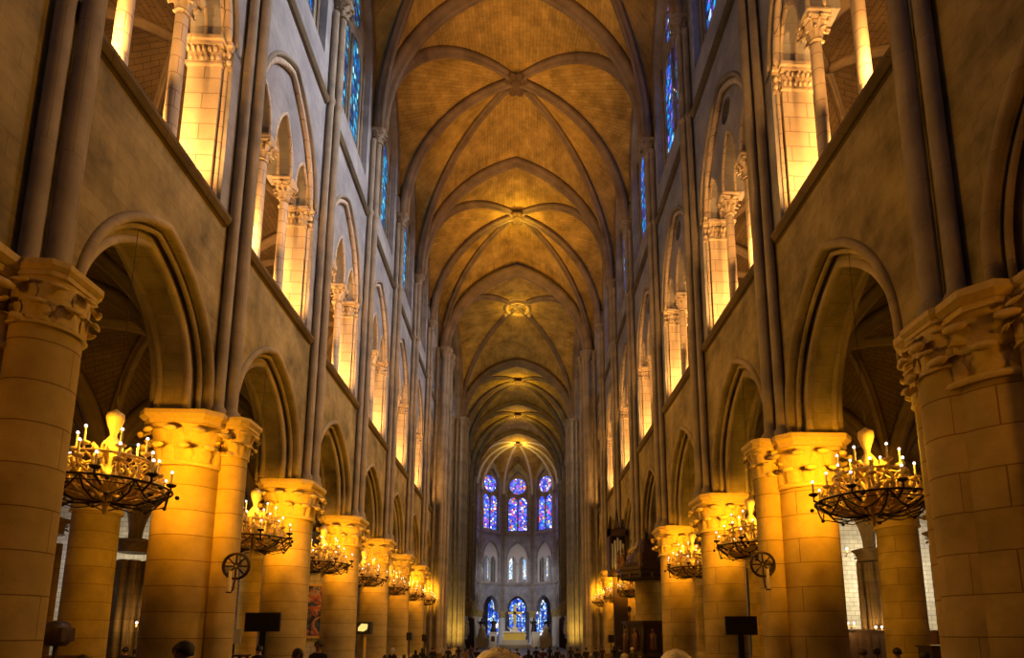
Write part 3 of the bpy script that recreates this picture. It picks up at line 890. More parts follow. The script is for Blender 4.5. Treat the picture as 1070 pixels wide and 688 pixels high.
        for zz in (2.6, 3.6, 4.6, 5.6): fr.tube([f(-.72*h, zz, .1), f(.72*h, zz, .1)], .03, 4)
        fr.build('tracery', M['iron'], o)
    struct(mb.build('wall_ambulatory', M['upper']))
    mb = MB()
    inn = [(7.0*math.cos(PI*i/n), 88.0+7.1*math.sin(PI*i/n)) for i in range(n+1)]
    for z in (9.3, 9.6):
        mb.add([(p[0], p[1], z) for p in pts]+[(p[0], p[1], z) for p in inn], [(i, i+1, n+2+i, n+1+i) for i in range(n)])
    struct(mb.build('ceiling', M['avault']))
    mb = MB()
    for sd in (-1, 1):
        mb.box(*sorted((sd*13.0, sd*13.5)), YC1, 88.0, 0, 20); 
        mb.box(*sorted((sd*(WX+.9), sd*13.4)), YC1, 88.0, 9.9, 10.6); mb.box(*sorted((sd*(WX+.9), sd*13.4)), YC1, 88.0, 19.6, 20)
    struct(mb.build('wall_choir_aisles', M['wall']))
apse()

# ------------------------------------------------------------------ west end behind the camera
mb = MB(); f = lambda s_, z, d: (s_, d, z)
yw = AY[0]-5.5
mb.panel([(-28, 0), (28, 0), (28, 36), (-28, 36)], [[(4.8*math.cos(t*PI/16), 22+4.8*math.sin(t*PI/16)) for t in range(32)]], f, yw-.8, yw)
struct(mb.build('wall_west', M['wall']))
win_no[0] += 1
g = MB(); g.panel([(4.8*math.cos(t*PI/16), 22+4.8*math.sin(t*PI/16)) for t in range(32)], [], f, yw-.5, yw-.45); struct(g.build('window_%d' % win_no[0], M['glassR']))


# ------------------------------------------------------------------ chandeliers
def chandelier_protos():
    P = {}
    mb = MB()
    mb.lathe([(.02, 1.20), (.05, 1.17), (.13, 1.12), (.135, 1.02), (.10, .90), (.055, .78), (.05, .72), (.09, .66), (.15, .56), (.17, .44), (.16, .30), (.11, .16), (.15, .08), (.19, -.02), (.17, -.12), (.10, -.24), (.06, -.30), (.09, -.38), (.07, -.46), (.03, -.52), (.045, -.58), (.01, -.64)], 16)
    for k in range(8):      # acanthus leaves clasping the stem
        a = k*PI/4; c, s_ = math.cos(a), math.sin(a)
        for (z0, R, h) in ((.30, .17, .28), (-.05, .18, .22)):
            mb.tube([(c*R, s_*R, z0), (c*(R+.06), s_*(R+.06), z0+h*.6), (c*(R+.11), s_*(R+.11), z0+h*.8), (c*(R+.13), s_*(R+.13), z0+h*.66)], [.035, .04, .03, .015], 5)
    P['stem'] = mb.mesh('stem', M['gilt'])
    mb = MB(); mb.tube([(0, 0, 1.18), (0, 0, 4.7)], .006, 5); P['chain'] = mb.mesh('chain', M['iron'])
    # upper hoop
    mb = MB(); mb.tube([(.60*math.cos(a*PI/16), .60*math.sin(a*PI/16), .30) for a in range(32)], .022, 6, closed=True)
    for k in range(6):
        a = k*PI/3+.3; mb.tube([(.14*math.cos(a), .14*math.sin(a), .40), (.38*math.cos(a), .38*math.sin(a), .37), (.60*math.cos(a), .60*math.sin(a), .30)], .016, 5)
    P['hoop'] = mb.mesh('hoop', M['gilt'])
    # scrolling gold foliage cage
    mb = MB(); rnd = random.Random(11)
    for k in range(12):
        a = k*PI/6; c, s_ = math.cos(a), math.sin(a); tx, ty = -s_, c
        def pt(r, z, w=0): return (c*r+tx*w, s_*r+ty*w, z)
        mb.tube([pt(.16, -.05), pt(.30, -.22), pt(.48, -.20, .03), pt(.60, -.02, .05), pt(.62, .16, .02), pt(.52, .26, 0), pt(.45, .18, -.02), pt(.50, .10, -.03)], [.03, .035, .035, .03, .03, .025, .02, .012], 5)
        mb.tube([pt(.55, -.08, .05), pt(.70, -.12, .10), pt(.80, -.02, .12), pt(.76, .08, .1), pt(.70, .03, .09)], [.028, .028, .024, .018, .01], 5)
        mb.tube([pt(.40, -.22, 0), pt(.44, -.05, -.10), pt(.36, .08, -.14), pt(.30, .0, -.10)], [.028, .026, .02, .01], 5)
        for q in range(3):
            r_ = .35+.2*q+rnd.uniform(-.04, .04); mb.sphere(pt(r_, -.12+.08*rnd.random(), .06*q-.04), .045, 4, sc=(1, 1, 1.5))
    for k in range(16):
        a = k*PI/8+.1; c, s_ = math.cos(a), math.sin(a)
        mb.tube([(c*.12, s_*.12, -.30), (c*.35, s_*.35, -.40), (c*.60, s_*.60, -.34), (c*.78, s_*.78, -.22)], [.02, .034, .03, .012], 5)
        mb.tube([(c*.45, s_*.45, -.30), (c*.62, s_*.62, -.12), (c*.72, s_*.72, .02), (c*.66, s_*.66, .10), (c*.60, s_*.60, .04)], [.03, .03, .024, .018, .010], 5)
        mb.sphere((c*.80, s_*.80, -.14), .04, 4, sc=(1, 1, 1.6))
    P['foliage'] = mb.mesh('foliage', M['gilt'])
    # iron crown and hanging swags
    mb = MB(); R = .93
    mb.tube([(R*math.cos(a*PI/20), R*math.sin(a*PI/20), -.17) for a in range(40)], .020, 6, closed=True)
    mb.tube([(.86*math.cos(a*PI/20), .86*math.sin(a*PI/20), -.25) for a in range(40)], .010, 5, closed=True)
    for k in range(8):
        a0 = k*PI/4; pts = []
        for q in range(9):
            t = q/8.0; a = a0+t*PI/4; pts.append((R*math.cos(a)*(1-.1*math.sin(PI*t)), R*math.sin(a)*(1-.1*math.sin(PI*t)), -.17-.26*math.sin(PI*t)))
        mb.tube(pts, .014, 5)
        c, s_ = math.cos(a0), math.sin(a0)
        mb.tube([(c*R, s_*R, -.17), (c*.75, s_*.75, -.36), (c*.45, s_*.45, -.46), (c*.08, s_*.08, -.44)], .015, 5)
        mb.tube([(c*.62, s_*.62, -.41), (c*.5, s_*.5, -.30), (c*.38, s_*.38, -.33)], .012, 5)
        a = a0+PI/8; c, s_ = math.cos(a), math.sin(a)
        mb.tube([(c*.83, s_*.83, -.42), (c*.55, s_*.55, -.50), (c*.2, s_*.2, -.48)], .011, 5)
        mb.sphere((c*.83, s_*.83, -.44), .035, 4); mb.sphere((c*R*1.08, s_*R*1.08, -.22), .04, 4)
    P['crown'] = mb.mesh('crown', M['iron'])
    # branch with pan, candle and bulb at origin height 0 on a radius
    def branch(r0, r1, z1, up, sw):
        b = MB(); b.tube([(r0, 0, z1-.12), (r0+(r1-r0)*.45, sw, z1-.20), (r1, 0, z1-.08), (r1, 0, z1)], [.026, .024, .02, .018], 6)
        b.lathe([(.02, z1-.01), (.075, z1+.02), (.085, z1+.05), (.03, z1+.05)], 10, c=(r1, 0))
        c = MB(); c.lathe([(.019, z1+.04), (.017, z1+up)], 8, c=(r1, 0)); c.sphere((r1, 0, z1+up+.002), .017, 4)
        e = MB(); e.sphere((r1, 0, z1+up+.030), .024, 6, sc=(1, 1, 1.3))
        return b, c, e
    P['br'] = []
    for k in range(8): P['br'].append((branch(.55, 1.02 if k % 2 else .90, -.08, .24, .06), k*PI/4+.20, M['iron']))
    for k in range(8): P['br'].append((branch(.30, .70, .14, .26, .05), k*PI/4+.55, M['gilt']))
    for k in range(6): P['br'].append((branch(.20, .50, .42, .28, .03), k*PI/3+.1, M['gilt']))
    out = []
    for (b, c, e), a, m in P['br']: out.append((b.mesh('branch', m), c.mesh('candle', M['candle']), e.mesh('bulb', M['bulb']), a))
    P['br'] = out
    return P
CP = chandelier_protos()
def chandelier(x, y, z, label, group, rz=0):
    t = thing('chandelier', label, 'chandelier', (x, y, z), rz, group)
    for k in ('stem', 'chain', 'hoop', 'foliage', 'crown'): put(k, CP[k], t)
    for b, c, e, a in CP['br']:
        o = put('branch', b, t, rz=a); put('candle', c, o); put('bulb', e, o)
    return t
chpos = []
for sd in (-1, 1):
    nm = side_name[sd]
    for i in range(1, 8):
        y = PY(i)+BAY/2; x = sd*6.6; z = 4.25 if sd < 0 else 4.12
        if sd > 0 and i == 4: continue
        if i == 1: lb = 'large gilt chandelier with lit candle bulbs on the %s, nearest the camera' % nm
        else: lb = '%s lit chandelier from the camera in the %s arcade, beside the %s round column' % (ORD[i-1], nm, ORD[i-1])
        chandelier(x, y, z, lb, 'chandeliers hanging in the %s arcade' % nm, .2*i+(.3 if sd > 0 else 0))
        chpos.append((x, y, z))

# ------------------------------------------------------------------ people
def person_mesh(kind, female=False):
    """one continuous standing body ; material slots: coat, trousers, skin"""
    me = bpy.data.meshes.new('body'); o = bpy.data.objects.new('tmp', me); COL.objects.link(o)
    V = []; E = []; R = []
    def v(p, r, par=None):
        V.append(p); R.append(r if isinstance(r, tuple) else (r, r))
        if par is not None: E.append((par, len(V)-1))
        return len(V)-1
    w = .9 if female else 1
    pel = v((0, 0, .98), (.15, .115)); wa = v((0, .0, 1.12), (.135*w, .10), pel); ch = v((0, .01, 1.30), (.16*w, .115), wa); sh = v((0, .0, 1.42), (.13*w, .09), ch)
    nk = v((0, .0, 1.50), .052, sh); n2 = v((0, .012, 1.56), .052, nk); h1 = v((0, .02, 1.62), (.070, .085), n2); h2 = v((0, .012, 1.69), (.074, .090), h1); v((0, .0, 1.735), (.055, .065), h2)
    for s_ in (-1, 1):
        a = v((s_*.17*w, 0, 1.40), .062, sh); b = v((s_*.215*w, -.01, 1.20), .048, a); c = v((s_*.235*w, .01, 1.10), .040, b)
        if kind == 1: d = v((s_*.18, .20, 1.08), .032, c); hnd = v((s_*.15, .26, 1.10), (.036, .018), d); dirn = Vector((-s_*.3, .9, .2))
        else: d = v((s_*.245*w, .05, .88), .030, c); hnd = v((s_*.245*w, .065, .80), (.018, .036), d); dirn = Vector((0, .15, -1))
        dirn.normalize(); lat = Vector((0, 1, 0)) if kind != 1 else Vector((1, 0, 0))
        for q, (off, ln) in enumerate(((-.027, .066), (-.009, .078), (.009, .073), (.027, .058))):
            p0 = Vector(V[hnd]) + dirn*.035 + lat*off; p1 = p0+dirn*ln*.55; p2 = p1+dirn*ln*.4+Vector((-s_*.012, 0, 0))
            f1 = v(tuple(p0), .009, hnd); f2 = v(tuple(p1), .0085, f1); v(tuple(p2), .007, f2)
        p0 = Vector(V[d]) + dirn*.03 + lat*.035; f1 = v(tuple(p0), .011, d); v(tuple(p0+dirn*.035+lat*.015), .009, f1)
        hp = v((s_*.09, 0, .90), .095, pel); kn = v((s_*.10, .015, .50), .060, hp); cf = v((s_*.10, -.01, .32), .055, kn); an = v((s_*.10, -.02, .09), .040, cf); v((s_*.11, .10, .035), (.042, .03), an)
    me.from_pydata(V, E, [])
    md = o.modifiers.new('s', 'SKIN'); md.use_smooth_shade = True
    for i, r in enumerate(R): me.skin_vertices[0].data[i].radius = r
    me.skin_vertices[0].data[0].use_root = True
    sb = o.modifiers.new('u', 'SUBSURF'); sb.levels = 1; sb.render_levels = 1
    dg = bpy.context.evaluated_depsgraph_get(); ev = o.evaluated_get(dg)
    res = bpy.data.meshes.new_from_object(ev); bpy.data.objects.remove(o); bpy.data.meshes.remove(me)
    # face shape
    for q in res.vertices:
        c = q.co
        if c.z > 1.58 and c.y > .06 and abs(c.x) < .016 and 1.615 < c.z < 1.665: q.co.y += .022
    res.name = 'body'
    return res
SK = plain('skin', (.36, .20, .13), .55, 0, 20, .08)
HAIRS = [plain('black_hair', (.015, .010, .008), .5, 0, 60, .5, .4), plain('brown_hair', (.06, .03, .015), .5, 0, 60, .5, .4), plain('grey_hair', (.55, .50, .45), .6, 0, 60, .3, .4), plain('blond_hair', (.72, .47, .17), .5, 0, 60, .4, .4)]
COATS = [plain('black_cloth', (.012, .010, .012), .85), plain('navy_cloth', (.012, .018, .04), .85), plain('dark_red_cloth', (.05, .012, .012), .85), plain('grey_cloth', (.05, .045, .045), .85), plain('tan_cloth', (.20, .13, .08), .85), plain('pale_cloth', (.55, .50, .44), .85)]
TR = plain('dark_trousers', (.02, .02, .028), .85)
PM = {}
def body_for(kind, fem, coat):
    key = (kind, fem, coat)
    if key in PM: return PM[key]
    if (kind, fem) not in PM: PM[(kind, fem)] = person_mesh(kind, fem)
    me = PM[(kind, fem)].copy()
    for m in (COATS[coat], TR, SK): me.materials.append(m)
    for p in me.polygons:
        c = p.center
        hand = (abs(c.x) > .19 and c.z < .87 and c.z > .66) if kind == 0 else (c.y > .215)
        p.material_index = 2 if (c.z > 1.485 or hand) else (0 if c.z > .86 else 1)
        p.use_smooth = True
    PM[key] = me
    return me
HM = {}
def hair_mesh(style, h):
    if (style, h) in HM: return HM[style, h]
    mb = MB(); rnd = random.Random(style*7+h)
    n = 20; m = 12; vs = []; fs = []
    lim = {0: .66, 1: .82, 2: .70}[style]
    for j in range(m+1):
        for i in range(n):
            a = 2*PI*i/n; front = max(0, math.sin(a))       # +y is the face
            th = PI*(j/m)*(lim - .22*front**1.5 if style < 2 else lim-.25*front**1.5)
            wv = 1+.05*math.sin(5*a+j*.9+h)+.03*rnd.uniform(-1, 1)
            r = .100*wv
            z = 1.665 + r*1.13*math.cos(th)
            x = r*math.sin(th)*math.cos(a)*.98; y = .004 + r*1.12*math.sin(th)*math.sin(a)
            if style == 1 and j > m*.6:                         # falls to the shoulders
                t = (j-m*.6)/(m*.4); z -= .16*t*(1-front); y -= .01*t
            vs.append((x, y, z))
    for j in range(m):
        for i in range(n):
            k = (i+1) % n; fs.append((j*n+i, j*n+k, (j+1)*n+k, (j+1)*n+i))
    mb.add(vs, fs, 0, True)
    HM[style, h] = mb.mesh('hair', HAIRS[h]); return HM[style, h]
EYE = MB()
for e in (-1, 1): EYE.sphere((e*.030, .098, 1.650), .010, 4)
EYEM = EYE.mesh('eyes', HAIRS[0]); EAR = MB()
for e in (-1, 1): EAR.sphere((e*.080, .0, 1.635), .028, 4, sc=(.35, .7, 1.1))
EARM = EAR.mesh('ears', SK); MO = MB(); MO.sphere((0, .098, 1.592), .022, 4, sc=(1, .35, .25)); MOM = MO.mesh('mouth', COATS[2])
def person(x, y, top, label, rz=0, coat=0, hair=0, style=0, fem=False, kind=0, group=None):
    s_ = top/1.775
    t = thing('person', label, 'person', (x, y, 0), rz, group)
    t.scale = (s_*1.0,)*3 if s_ > .8 else (s_*1.05, s_*1.05, s_)
    put('body', body_for(kind, fem, coat), t); put('hair', hair_mesh(style, hair), t)
    if y < 20: put('ears', EARM, t); put('eyes', EYEM, t); put('mouth', MOM, t)
    return t
# camera solution (pixels of the 1070 x 688 frame)
CF, CTILT, CROLL, CYAW, CPX, CPY, CEX = 618.73, .1619, -.0033, .0502, 573.7, 563.19, .3206
def ground(u, v, Y):
    """x and z of the point seen at pixel u, v at depth Y"""
    du, dv = u-CPX, v-CPY; a = du/CF; b = -dv/CF
    H = b*math.cos(CTILT)+math.sin(CTILT); yc = math.cos(CTILT)-b*math.sin(CTILT)
    X = a*math.cos(CYAW)+yc*math.sin(CYAW); Yd = -a*math.sin(CYAW)+yc*math.cos(CYAW)
    k = Y/Yd
    return CEX+X*k, 1.6+H*k
PP = [ # u, v(top of hair), Y, label, facing, coat, hair, style, female
    (193, 669, 6.0, 'person with a mop of dark hair before the second left column', 2.6, 2, 0, 0, False),
    (86, 683, 8.0, 'dark crown of a head at the foot of the left aisle column', 0, 0, 0, 0, False),
    (131, 675, 17.0, 'person seated in the left aisle near the bright lamp, dark hair', .4, 0, 0, 0, False),
    (142, 677, 17.5, 'person beside the lamp in the left aisle, at the dark bench', -.4, 0, 0, 0, False),
    (311, 677, 9.5, 'woman with long dark hair in front of the left column by the screen', -2.6, 0, 0, 1, True),
    (333, 668.5, 12.5, 'man in a dark jacket facing the camera beside the fourth left column', 3.0, 0, 0, 0, False),
    (271, 674, 15.0, 'person half hidden behind the post of the left black screen', 0, 0, 0, 0, False),
    (706, 680.5, 2.6, 'person with pale blond curls at the bottom edge, right of centre', 0, 5, 3, 2, True),
    (901, 679, 11.5, 'person with brown hair behind the right chandelier column, beside the wainscot', .4, 4, 1, 0, False),
    (916, 679, 12.5, 'person in a dark coat at the right aisle column, left one of two', 0, 0, 0, 0, False),
    (937, 678.5, 11.5, 'person in a pale collar at the foot of the right aisle column', 0, 5, 0, 0, False),
    (966, 682, 9.5, 'person with dark hair in the right aisle beside the massive pier', 0, 0, 0, 0, False),
]
for u, v_, Y, lb, rz, co, ha, st, fe in PP:
    x, z = ground(u, v_, Y)
    person(x, Y, z, lb, rz, co, ha, st, fe, 0, 'visitors in the nave')
x, z = ground(520, 680.0, 1.45)
person(x, 1.45, z, 'person with wavy blond hair at the bottom centre, close to the camera', 0, 4, 3, 2, True, 0, 'visitors in the nave')
rnd = random.Random(21)
ORDS = 'first second third fourth fifth sixth seventh eighth ninth tenth eleventh twelfth thirteenth fourteenth fifteenth sixteenth seventeenth eighteenth nineteenth twentieth twenty-first twenty-second twenty-third twenty-fourth twenty-fifth twenty-sixth twenty-seventh twenty-eighth twenty-ninth thirtieth'.split()
COATN = ['black', 'navy', 'dark red', 'grey', 'tan', 'pale']; HAIRN = ['black', 'brown', 'grey', 'blond']
crowd = [(410, 676, 20, 0, 2), (402, 683, 18, 0, 0), (417, 684, 18, 4, 2), (422, 683, 19, 2, 0), (434, 678, 24, 0, 0), (441, 676, 26, 0, 0), (452, 675, 25, 1, 1), (459, 677, 27, 4, 2), (468, 675, 30, 0, 0), (474, 672, 33, 5, 2), (479, 674, 31, 0, 0), (486, 676, 28, 4, 1), (492, 674, 34, 2, 1), (498, 676, 27, 0, 0),
         (552, 678, 22, 0, 0), (560, 675, 27, 0, 0), (567, 676, 24, 2, 1), (574, 674, 30, 0, 0), (582, 676, 26, 0, 0), (588, 683, 17, 4, 1), (596, 675, 28, 1, 0), (603, 677, 24, 0, 0), (612, 676, 26, 0, 0), (617, 682, 19, 5, 2), (622, 676, 27, 0, 0), (629, 675, 30, 2, 1), (636, 677, 24, 4, 2), (641, 675, 30, 0, 0), (647, 676, 27, 0, 0), (652, 678, 23, 5, 1), (660, 676, 22, 3, 2), (668, 681, 20, 1, 1), (540, 677, 26, 0, 1), (532, 678, 29, 3, 0), (548, 684, 16, 0, 0), (578, 684, 16, 0, 0), (607, 685, 16, 0, 0), (640, 685, 17, 2, 0), (430, 685, 16, 0, 0), (445, 684, 18, 1, 0), (463, 684, 18, 0, 0), (478, 684, 19, 2, 1)]
for k, (u, v_, Y, co, ha) in enumerate(crowd):
    x, z = ground(u, v_+1, Y)
    side = 'left of the altar' if u < 525 else 'right of the altar'
    d = 'front' if v_ > 681 else ('middle' if Y < 28 else 'rear')
    rank = sum(1 for q in crowd if (q[0] < 525) == (u < 525) and q[0] < u)
    person(x, Y, z, '%s-haired person in %s, %s from the left in the crowd %s' % (HAIRN[ha], COATN[co], ORDS[rank], side), rnd.uniform(-.5, .5), co, ha, rnd.choice([0, 0, 1]), False, 0, 'crowd gathered before the crossing')

# ------------------------------------------------------------------ screens on stands
def screen(u0, v0, u1, v1, Y, lb):
    xa, za = ground(u0, v0, Y); xb, zb = ground(u1, v1, Y); w = xb-xa; h = za-zb; cx = (xa+xb)/2
    t = thing('display_screen', lb, 'screen', (cx, Y, 0), 0, 'black screens on posts')
    m = MB(); m.box(-w/2, w/2, -.04, .04, zb, za); m.box(-w/2+.02, w/2-.02, -.048, -.04, zb+.02, za-.02); m.box(-.2, .2, .04, .12, zb+.1, za-.1); m.build('panel', M['black'], t)
    m = MB(); m.box(-.08, .08, .04, .16, .02, za-.1); m.build('post', M['black'], t)
    m = MB(); m.box(-.35, .35, -.25, .35, 0, .03); m.build('base', M['black'], t)
screen(257, 639.5, 292, 659.5, 16.2, 'flat black display screen on a post before the left columns')
screen(757, 645, 791, 664.5, 16.2, 'flat black display screen on a post before the right columns')
def speaker(u0, v0, u1, v1, Y, lb):
    xa, za = ground(u0, v0, Y); xb, zb = ground(u1, v1, Y); w = xb-xa
    t = thing('speaker', lb, 'speaker', ((xa+xb)/2, Y, 0), 0, 'small black speakers on stands')
    m = MB(); m.box(-w/2, w/2, -.15, .15, zb, za); m.lathe([(.01, 0), (w*.3, .01), (w*.34, .03)], 14, M=Matrix.Translation((0, -.17, (za+zb)/2)) @ Matrix.Rotation(PI/2, 4, 'X')); m.build('box', M['black'], t)
    m = MB(); m.tube([(0, 0, .03), (0, 0, zb)], .03, 8); m.build('pole', M['iron'], t)
    m = MB(); m.lathe([(.25, 0), (.25, .03), (.03, .05)], 14); m.build('base', M['iron'], t)
speaker(425, 661, 430, 669, 31, 'small black speaker on a stand by the fifth left column')
speaker(441, 663, 446, 670, 36, 'small black speaker on a stand by the sixth left column')
speaker(635, 664, 641, 672, 32, 'small black speaker on a stand left of the carved pulpit')
# lit donation box on a post
x, z = ground(381, 662, 22); t = thing('lit_box', 'dark box with a glowing yellow face on a slim post, left nave', 'box', (x, 22, 0))
m = MB(); m.box(-.26, .22, -.2, .2, z-.0-.02, z+.42); m.build('housing', M['black'], t)
m = MB(); m.panel([(-.2+.0, z+.10), (.0, z+.08), (.12, z+.16), (.14, z+.34), (-.08, z+.36), (-.2, z+.22)], [], lambda a, b, d: (a, -.205-d, b), 0, .01); m.build('lit_face', emit('box_glow', (1, .72, .2), 1.1), t)
m = MB(); m.box(-.03, .05, -.03, .03, 0, z); m.build('post', M['gilt'], t)

# wheel shaped cross discs with a candle, on the colonnette of the second columns
def disc(x, y, z, sd, lb):
    t = thing('consecration_disc', lb, 'wall ornament', (x, y, z), 0, 'round cross discs with candles')
    m = MB(); m.tube([(.26*math.cos(a*PI/10), 0, .26*math.sin(a*PI/10)) for a in range(20)], .03, 6, closed=True)
    for k in range(8):
        a = k*PI/4; m.tube([(.03*math.cos(a), 0, .03*math.sin(a)), (.25*math.cos(a), 0, .25*math.sin(a))], .018, 5)
    m.build('ring', M['iron'], t)
    m = MB(); m.tube([(-sd*.0, 0, -.26), (-sd*.02, -.1, -.5), (0, -.22, -.55)], .02, 5); m.lathe([(.05, 0), (.06, .02), (.02, .03)], 10, M=Matrix.Translation((0, -.22, -.57))); m.build('bracket', M['iron'], t)
    m = MB(); m.lathe([(.035, 0), (.03, .42)], 10, M=Matrix.Translation((0, -.22, -.54))); m.build('candle', M['candle'], t)
x, z = ground(243, 590, 12.3); disc(x, 12.45, z, -1, 'round iron cross disc with a candle on the left column, near the second chandelier')
x, z = ground(800, 590, 12.3); disc(x, 12.45, z, 1, 'round iron cross disc with a candle on the right column, under the second chandelier')

# ------------------------------------------------------------------ pulpit with its canopy (right)
def pulpit():
    t = thing('pulpit', 'dark carved wooden pulpit under a tall canopy against the right columns', 'pulpit', (6.45, 28.3, 0))
    def octo(r, n=8, ph=PI/8): return [(r*math.cos(ph+k*2*PI/n), r*math.sin(ph+k*2*PI/n)) for k in range(n)]
    m = MB(); m.prism(octo(1.10), .75, 2.05); m.prism(octo(1.2), 2.05, 2.15); m.prism(octo(1.27), 2.15, 2.25); m.prism(octo(1.2), .62, .75)
    m.prism(octo(.75), .2, .62, scale=1.45); m.prism(octo(.55), 0, .25)
    m.box(.2, 1.35, -1.0, 1.3, 0, 2.2)
    for k in range(8):
        a = PI/8+k*PI/4; m.tube([(1.13*math.cos(a), 1.13*math.sin(a), .75), (1.13*math.cos(a), 1.13*math.sin(a), 2.05)], .07, 8)
    m.build('body', M['wood'], t)
    for k, a in enumerate((-PI/2, -PI*.75, PI, -PI*.25)):
        p = MB(); c, s_ = math.cos(a), math.sin(a)
        p.sphere((1.06*c, 1.06*s_, 1.80), .09, 6); p.lathe([(.06, .9), (.16, 1.0), (.13, 1.4), (.17, 1.6), (.06, 1.72)], 12, c=(1.06*c, 1.06*s_)); p.build('carved_figure', M['wood2'], t)
    m = MB()
    m.box(-.1, 1.35, .95, 1.15, 2.2, 4.3)
    for x in (-.2, .25, .7, 1.2): m.tube([(x, .9, 2.2), (x, .9, 3.75), (x+.22, .9, 4.1)], .09, 8)
    m.build('back_panel', M['wood'], t)
    m = MB(); m.prism(octo(1.3), 4.25, 4.42); m.prism(octo(1.42), 4.42, 4.62); m.prism(octo(1.5), 4.62, 4.75); m.prism(octo(1.3), 4.75, 5.0, scale=.8); m.prism(octo(.95), 5.0, 5.5, scale=.85); m.prism(octo(.7), 5.5, 5.9, scale=.6)
    for k in range(16):
        a = k*PI/8; m.tube([(1.38*math.cos(a), 1.38*math.sin(a), 4.45), (1.38*math.cos(a), 1.38*math.sin(a), 4.12)], [.08, .02], 6)
    m.build('canopy', M['wood'], t)
    for k in range(8):
        a = PI/8+k*PI/4; p = MB(); c, s_ = math.cos(a)*1.35, math.sin(a)*1.35
        p.lathe([(.1, 4.75), (.13, 4.85), (.06, 5.0), (.13, 5.15), (.10, 5.35), (.04, 5.45), (.09, 5.52), (.01, 5.75)], 8, c=(c, s_)); p.build('pinnacle', M['wood2'], t)
    p = MB(); p.lathe([(.4, 5.9), (.3, 6.1), (.12, 6.3), (.18, 6.45), (.05, 6.6), (.02, 6.9)], 12); p.build('finial', M['wood'], t)
pulpit()
# small choir organ above and behind the pulpit
def organ():
    x, z = ground(647, 600, 33); t = thing('small_organ', 'dark organ case with pale pipes, left of the pulpit canopy', 'organ', (5.9, 33.5, 0))
    m = MB(); m.box(-.5, .55, -.4, .4, 4.9, 5.25); m.box(-.5, -.38, -.4, .4, 5.25, 7.6); m.box(.45, .55, -.4, .4, 5.25, 7.6); m.box(-.38, .45, .2, .4, 5.25, 7.6); m.box(-.5, .55, -.4, .4, 7.2, 7.6)
    m.tube([(-.45, -.2, 7.6), (-.35, -.2, 8.4)], [.16, .03], 8); m.tube([(.4, -.2, 7.6), (.35, -.2, 8.2)], [.14, .03], 8); m.tube([(0, -.2, 7.6), (0, -.2, 8.8)], [.2, .03], 8)
    m.box(-.2, .6, .1, .4, 0, 4.9)
    m.build('case', M['wood'], t)
    for k, h in enumerate((1.5, 1.7, 1.85, 1.7, 1.5)):
        p = MB(); xx = -.30+k*.16; p.lathe([(.02, 5.25), (.065, 5.45), (.065, 5.25+h)], 10, c=(xx, -.3)); p.build('pipe', M['silver'], t)
organ()
x, z = ground(659, 640, 26.8)
t = thing('microphone_lamp', 'small dark lamp on a stalk rising from the pulpit ledge', 'lamp', (x, 27.15, 2.22)); m = MB(); m.tube([(0, 0, 0), (0, 0, .42)], .02, 6); m.build('stalk', M['iron'], t); m = MB(); m.lathe([(.03, .42), (.09, .5), (.09, .62), (.03, .7)], 10); m.build('head', M['iron'], t)

# ------------------------------------------------------------------ sanctuary
def cross():
    t = thing('gold_cross', 'tall plain gold cross above the altar, shining against the blue glass', 'cross', (-.30, 84.6, 2.55))
    m = MB(); m.box(-.17, .17, -.1, .1, 0, 3.3); m.build('upright', M['gold'], t)
    m = MB(); m.box(-1.0, 1.0, -.1, .1, 2.0, 2.34); m.build('crossbar', M['gold'], t)
cross()
def altar():
    t = thing('high_altar', 'gilded altar with white top below the gold cross', 'altar', (-.30, 81.2, 0))
    m = MB(); m.box(-1.45, 1.45, -.5, .5, 1.0, 1.95); m.build('gilded_front', M['gold'], t)
    m = MB(); m.box(-1.6, 1.6, -.6, .6, 1.95, 2.1); m.build('top', M['marble'], t)
    m = MB(); m.box(-2.2, 2.2, -1.2, .8, 0, .35); m.box(-1.8, 1.8, -.8, .7, .35, 1.0); m.build('steps', M['cream'], t)
    t = thing('white_cabinet', 'pale stone block left of the altar', 'pedestal', (-3.2, 81.4, 0)); m = MB(); m.box(-.5, .5, -.4, .4, 0, 1.9); m.box(-.58, .58, -.48, .48, 1.9, 2.05); m.box(-.62, .62, -.5, .5, 0, .2); m.build('block', M['marble'], t); m = MB(); m.box(-.25, .25, -.42, -.4, .8, 1.5); m.build('niche', M['wood'], t)
    t = thing('white_cabinet', 'pale stone block right of the altar', 'pedestal', (2.6, 81.4, 0)); m = MB(); m.box(-.5, .5, -.4, .4, 0, 1.9); m.box(-.58, .58, -.48, .48, 1.9, 2.05); m.box(-.62, .62, -.5, .5, 0, .2); m.build('block', M['marble'], t)
altar()
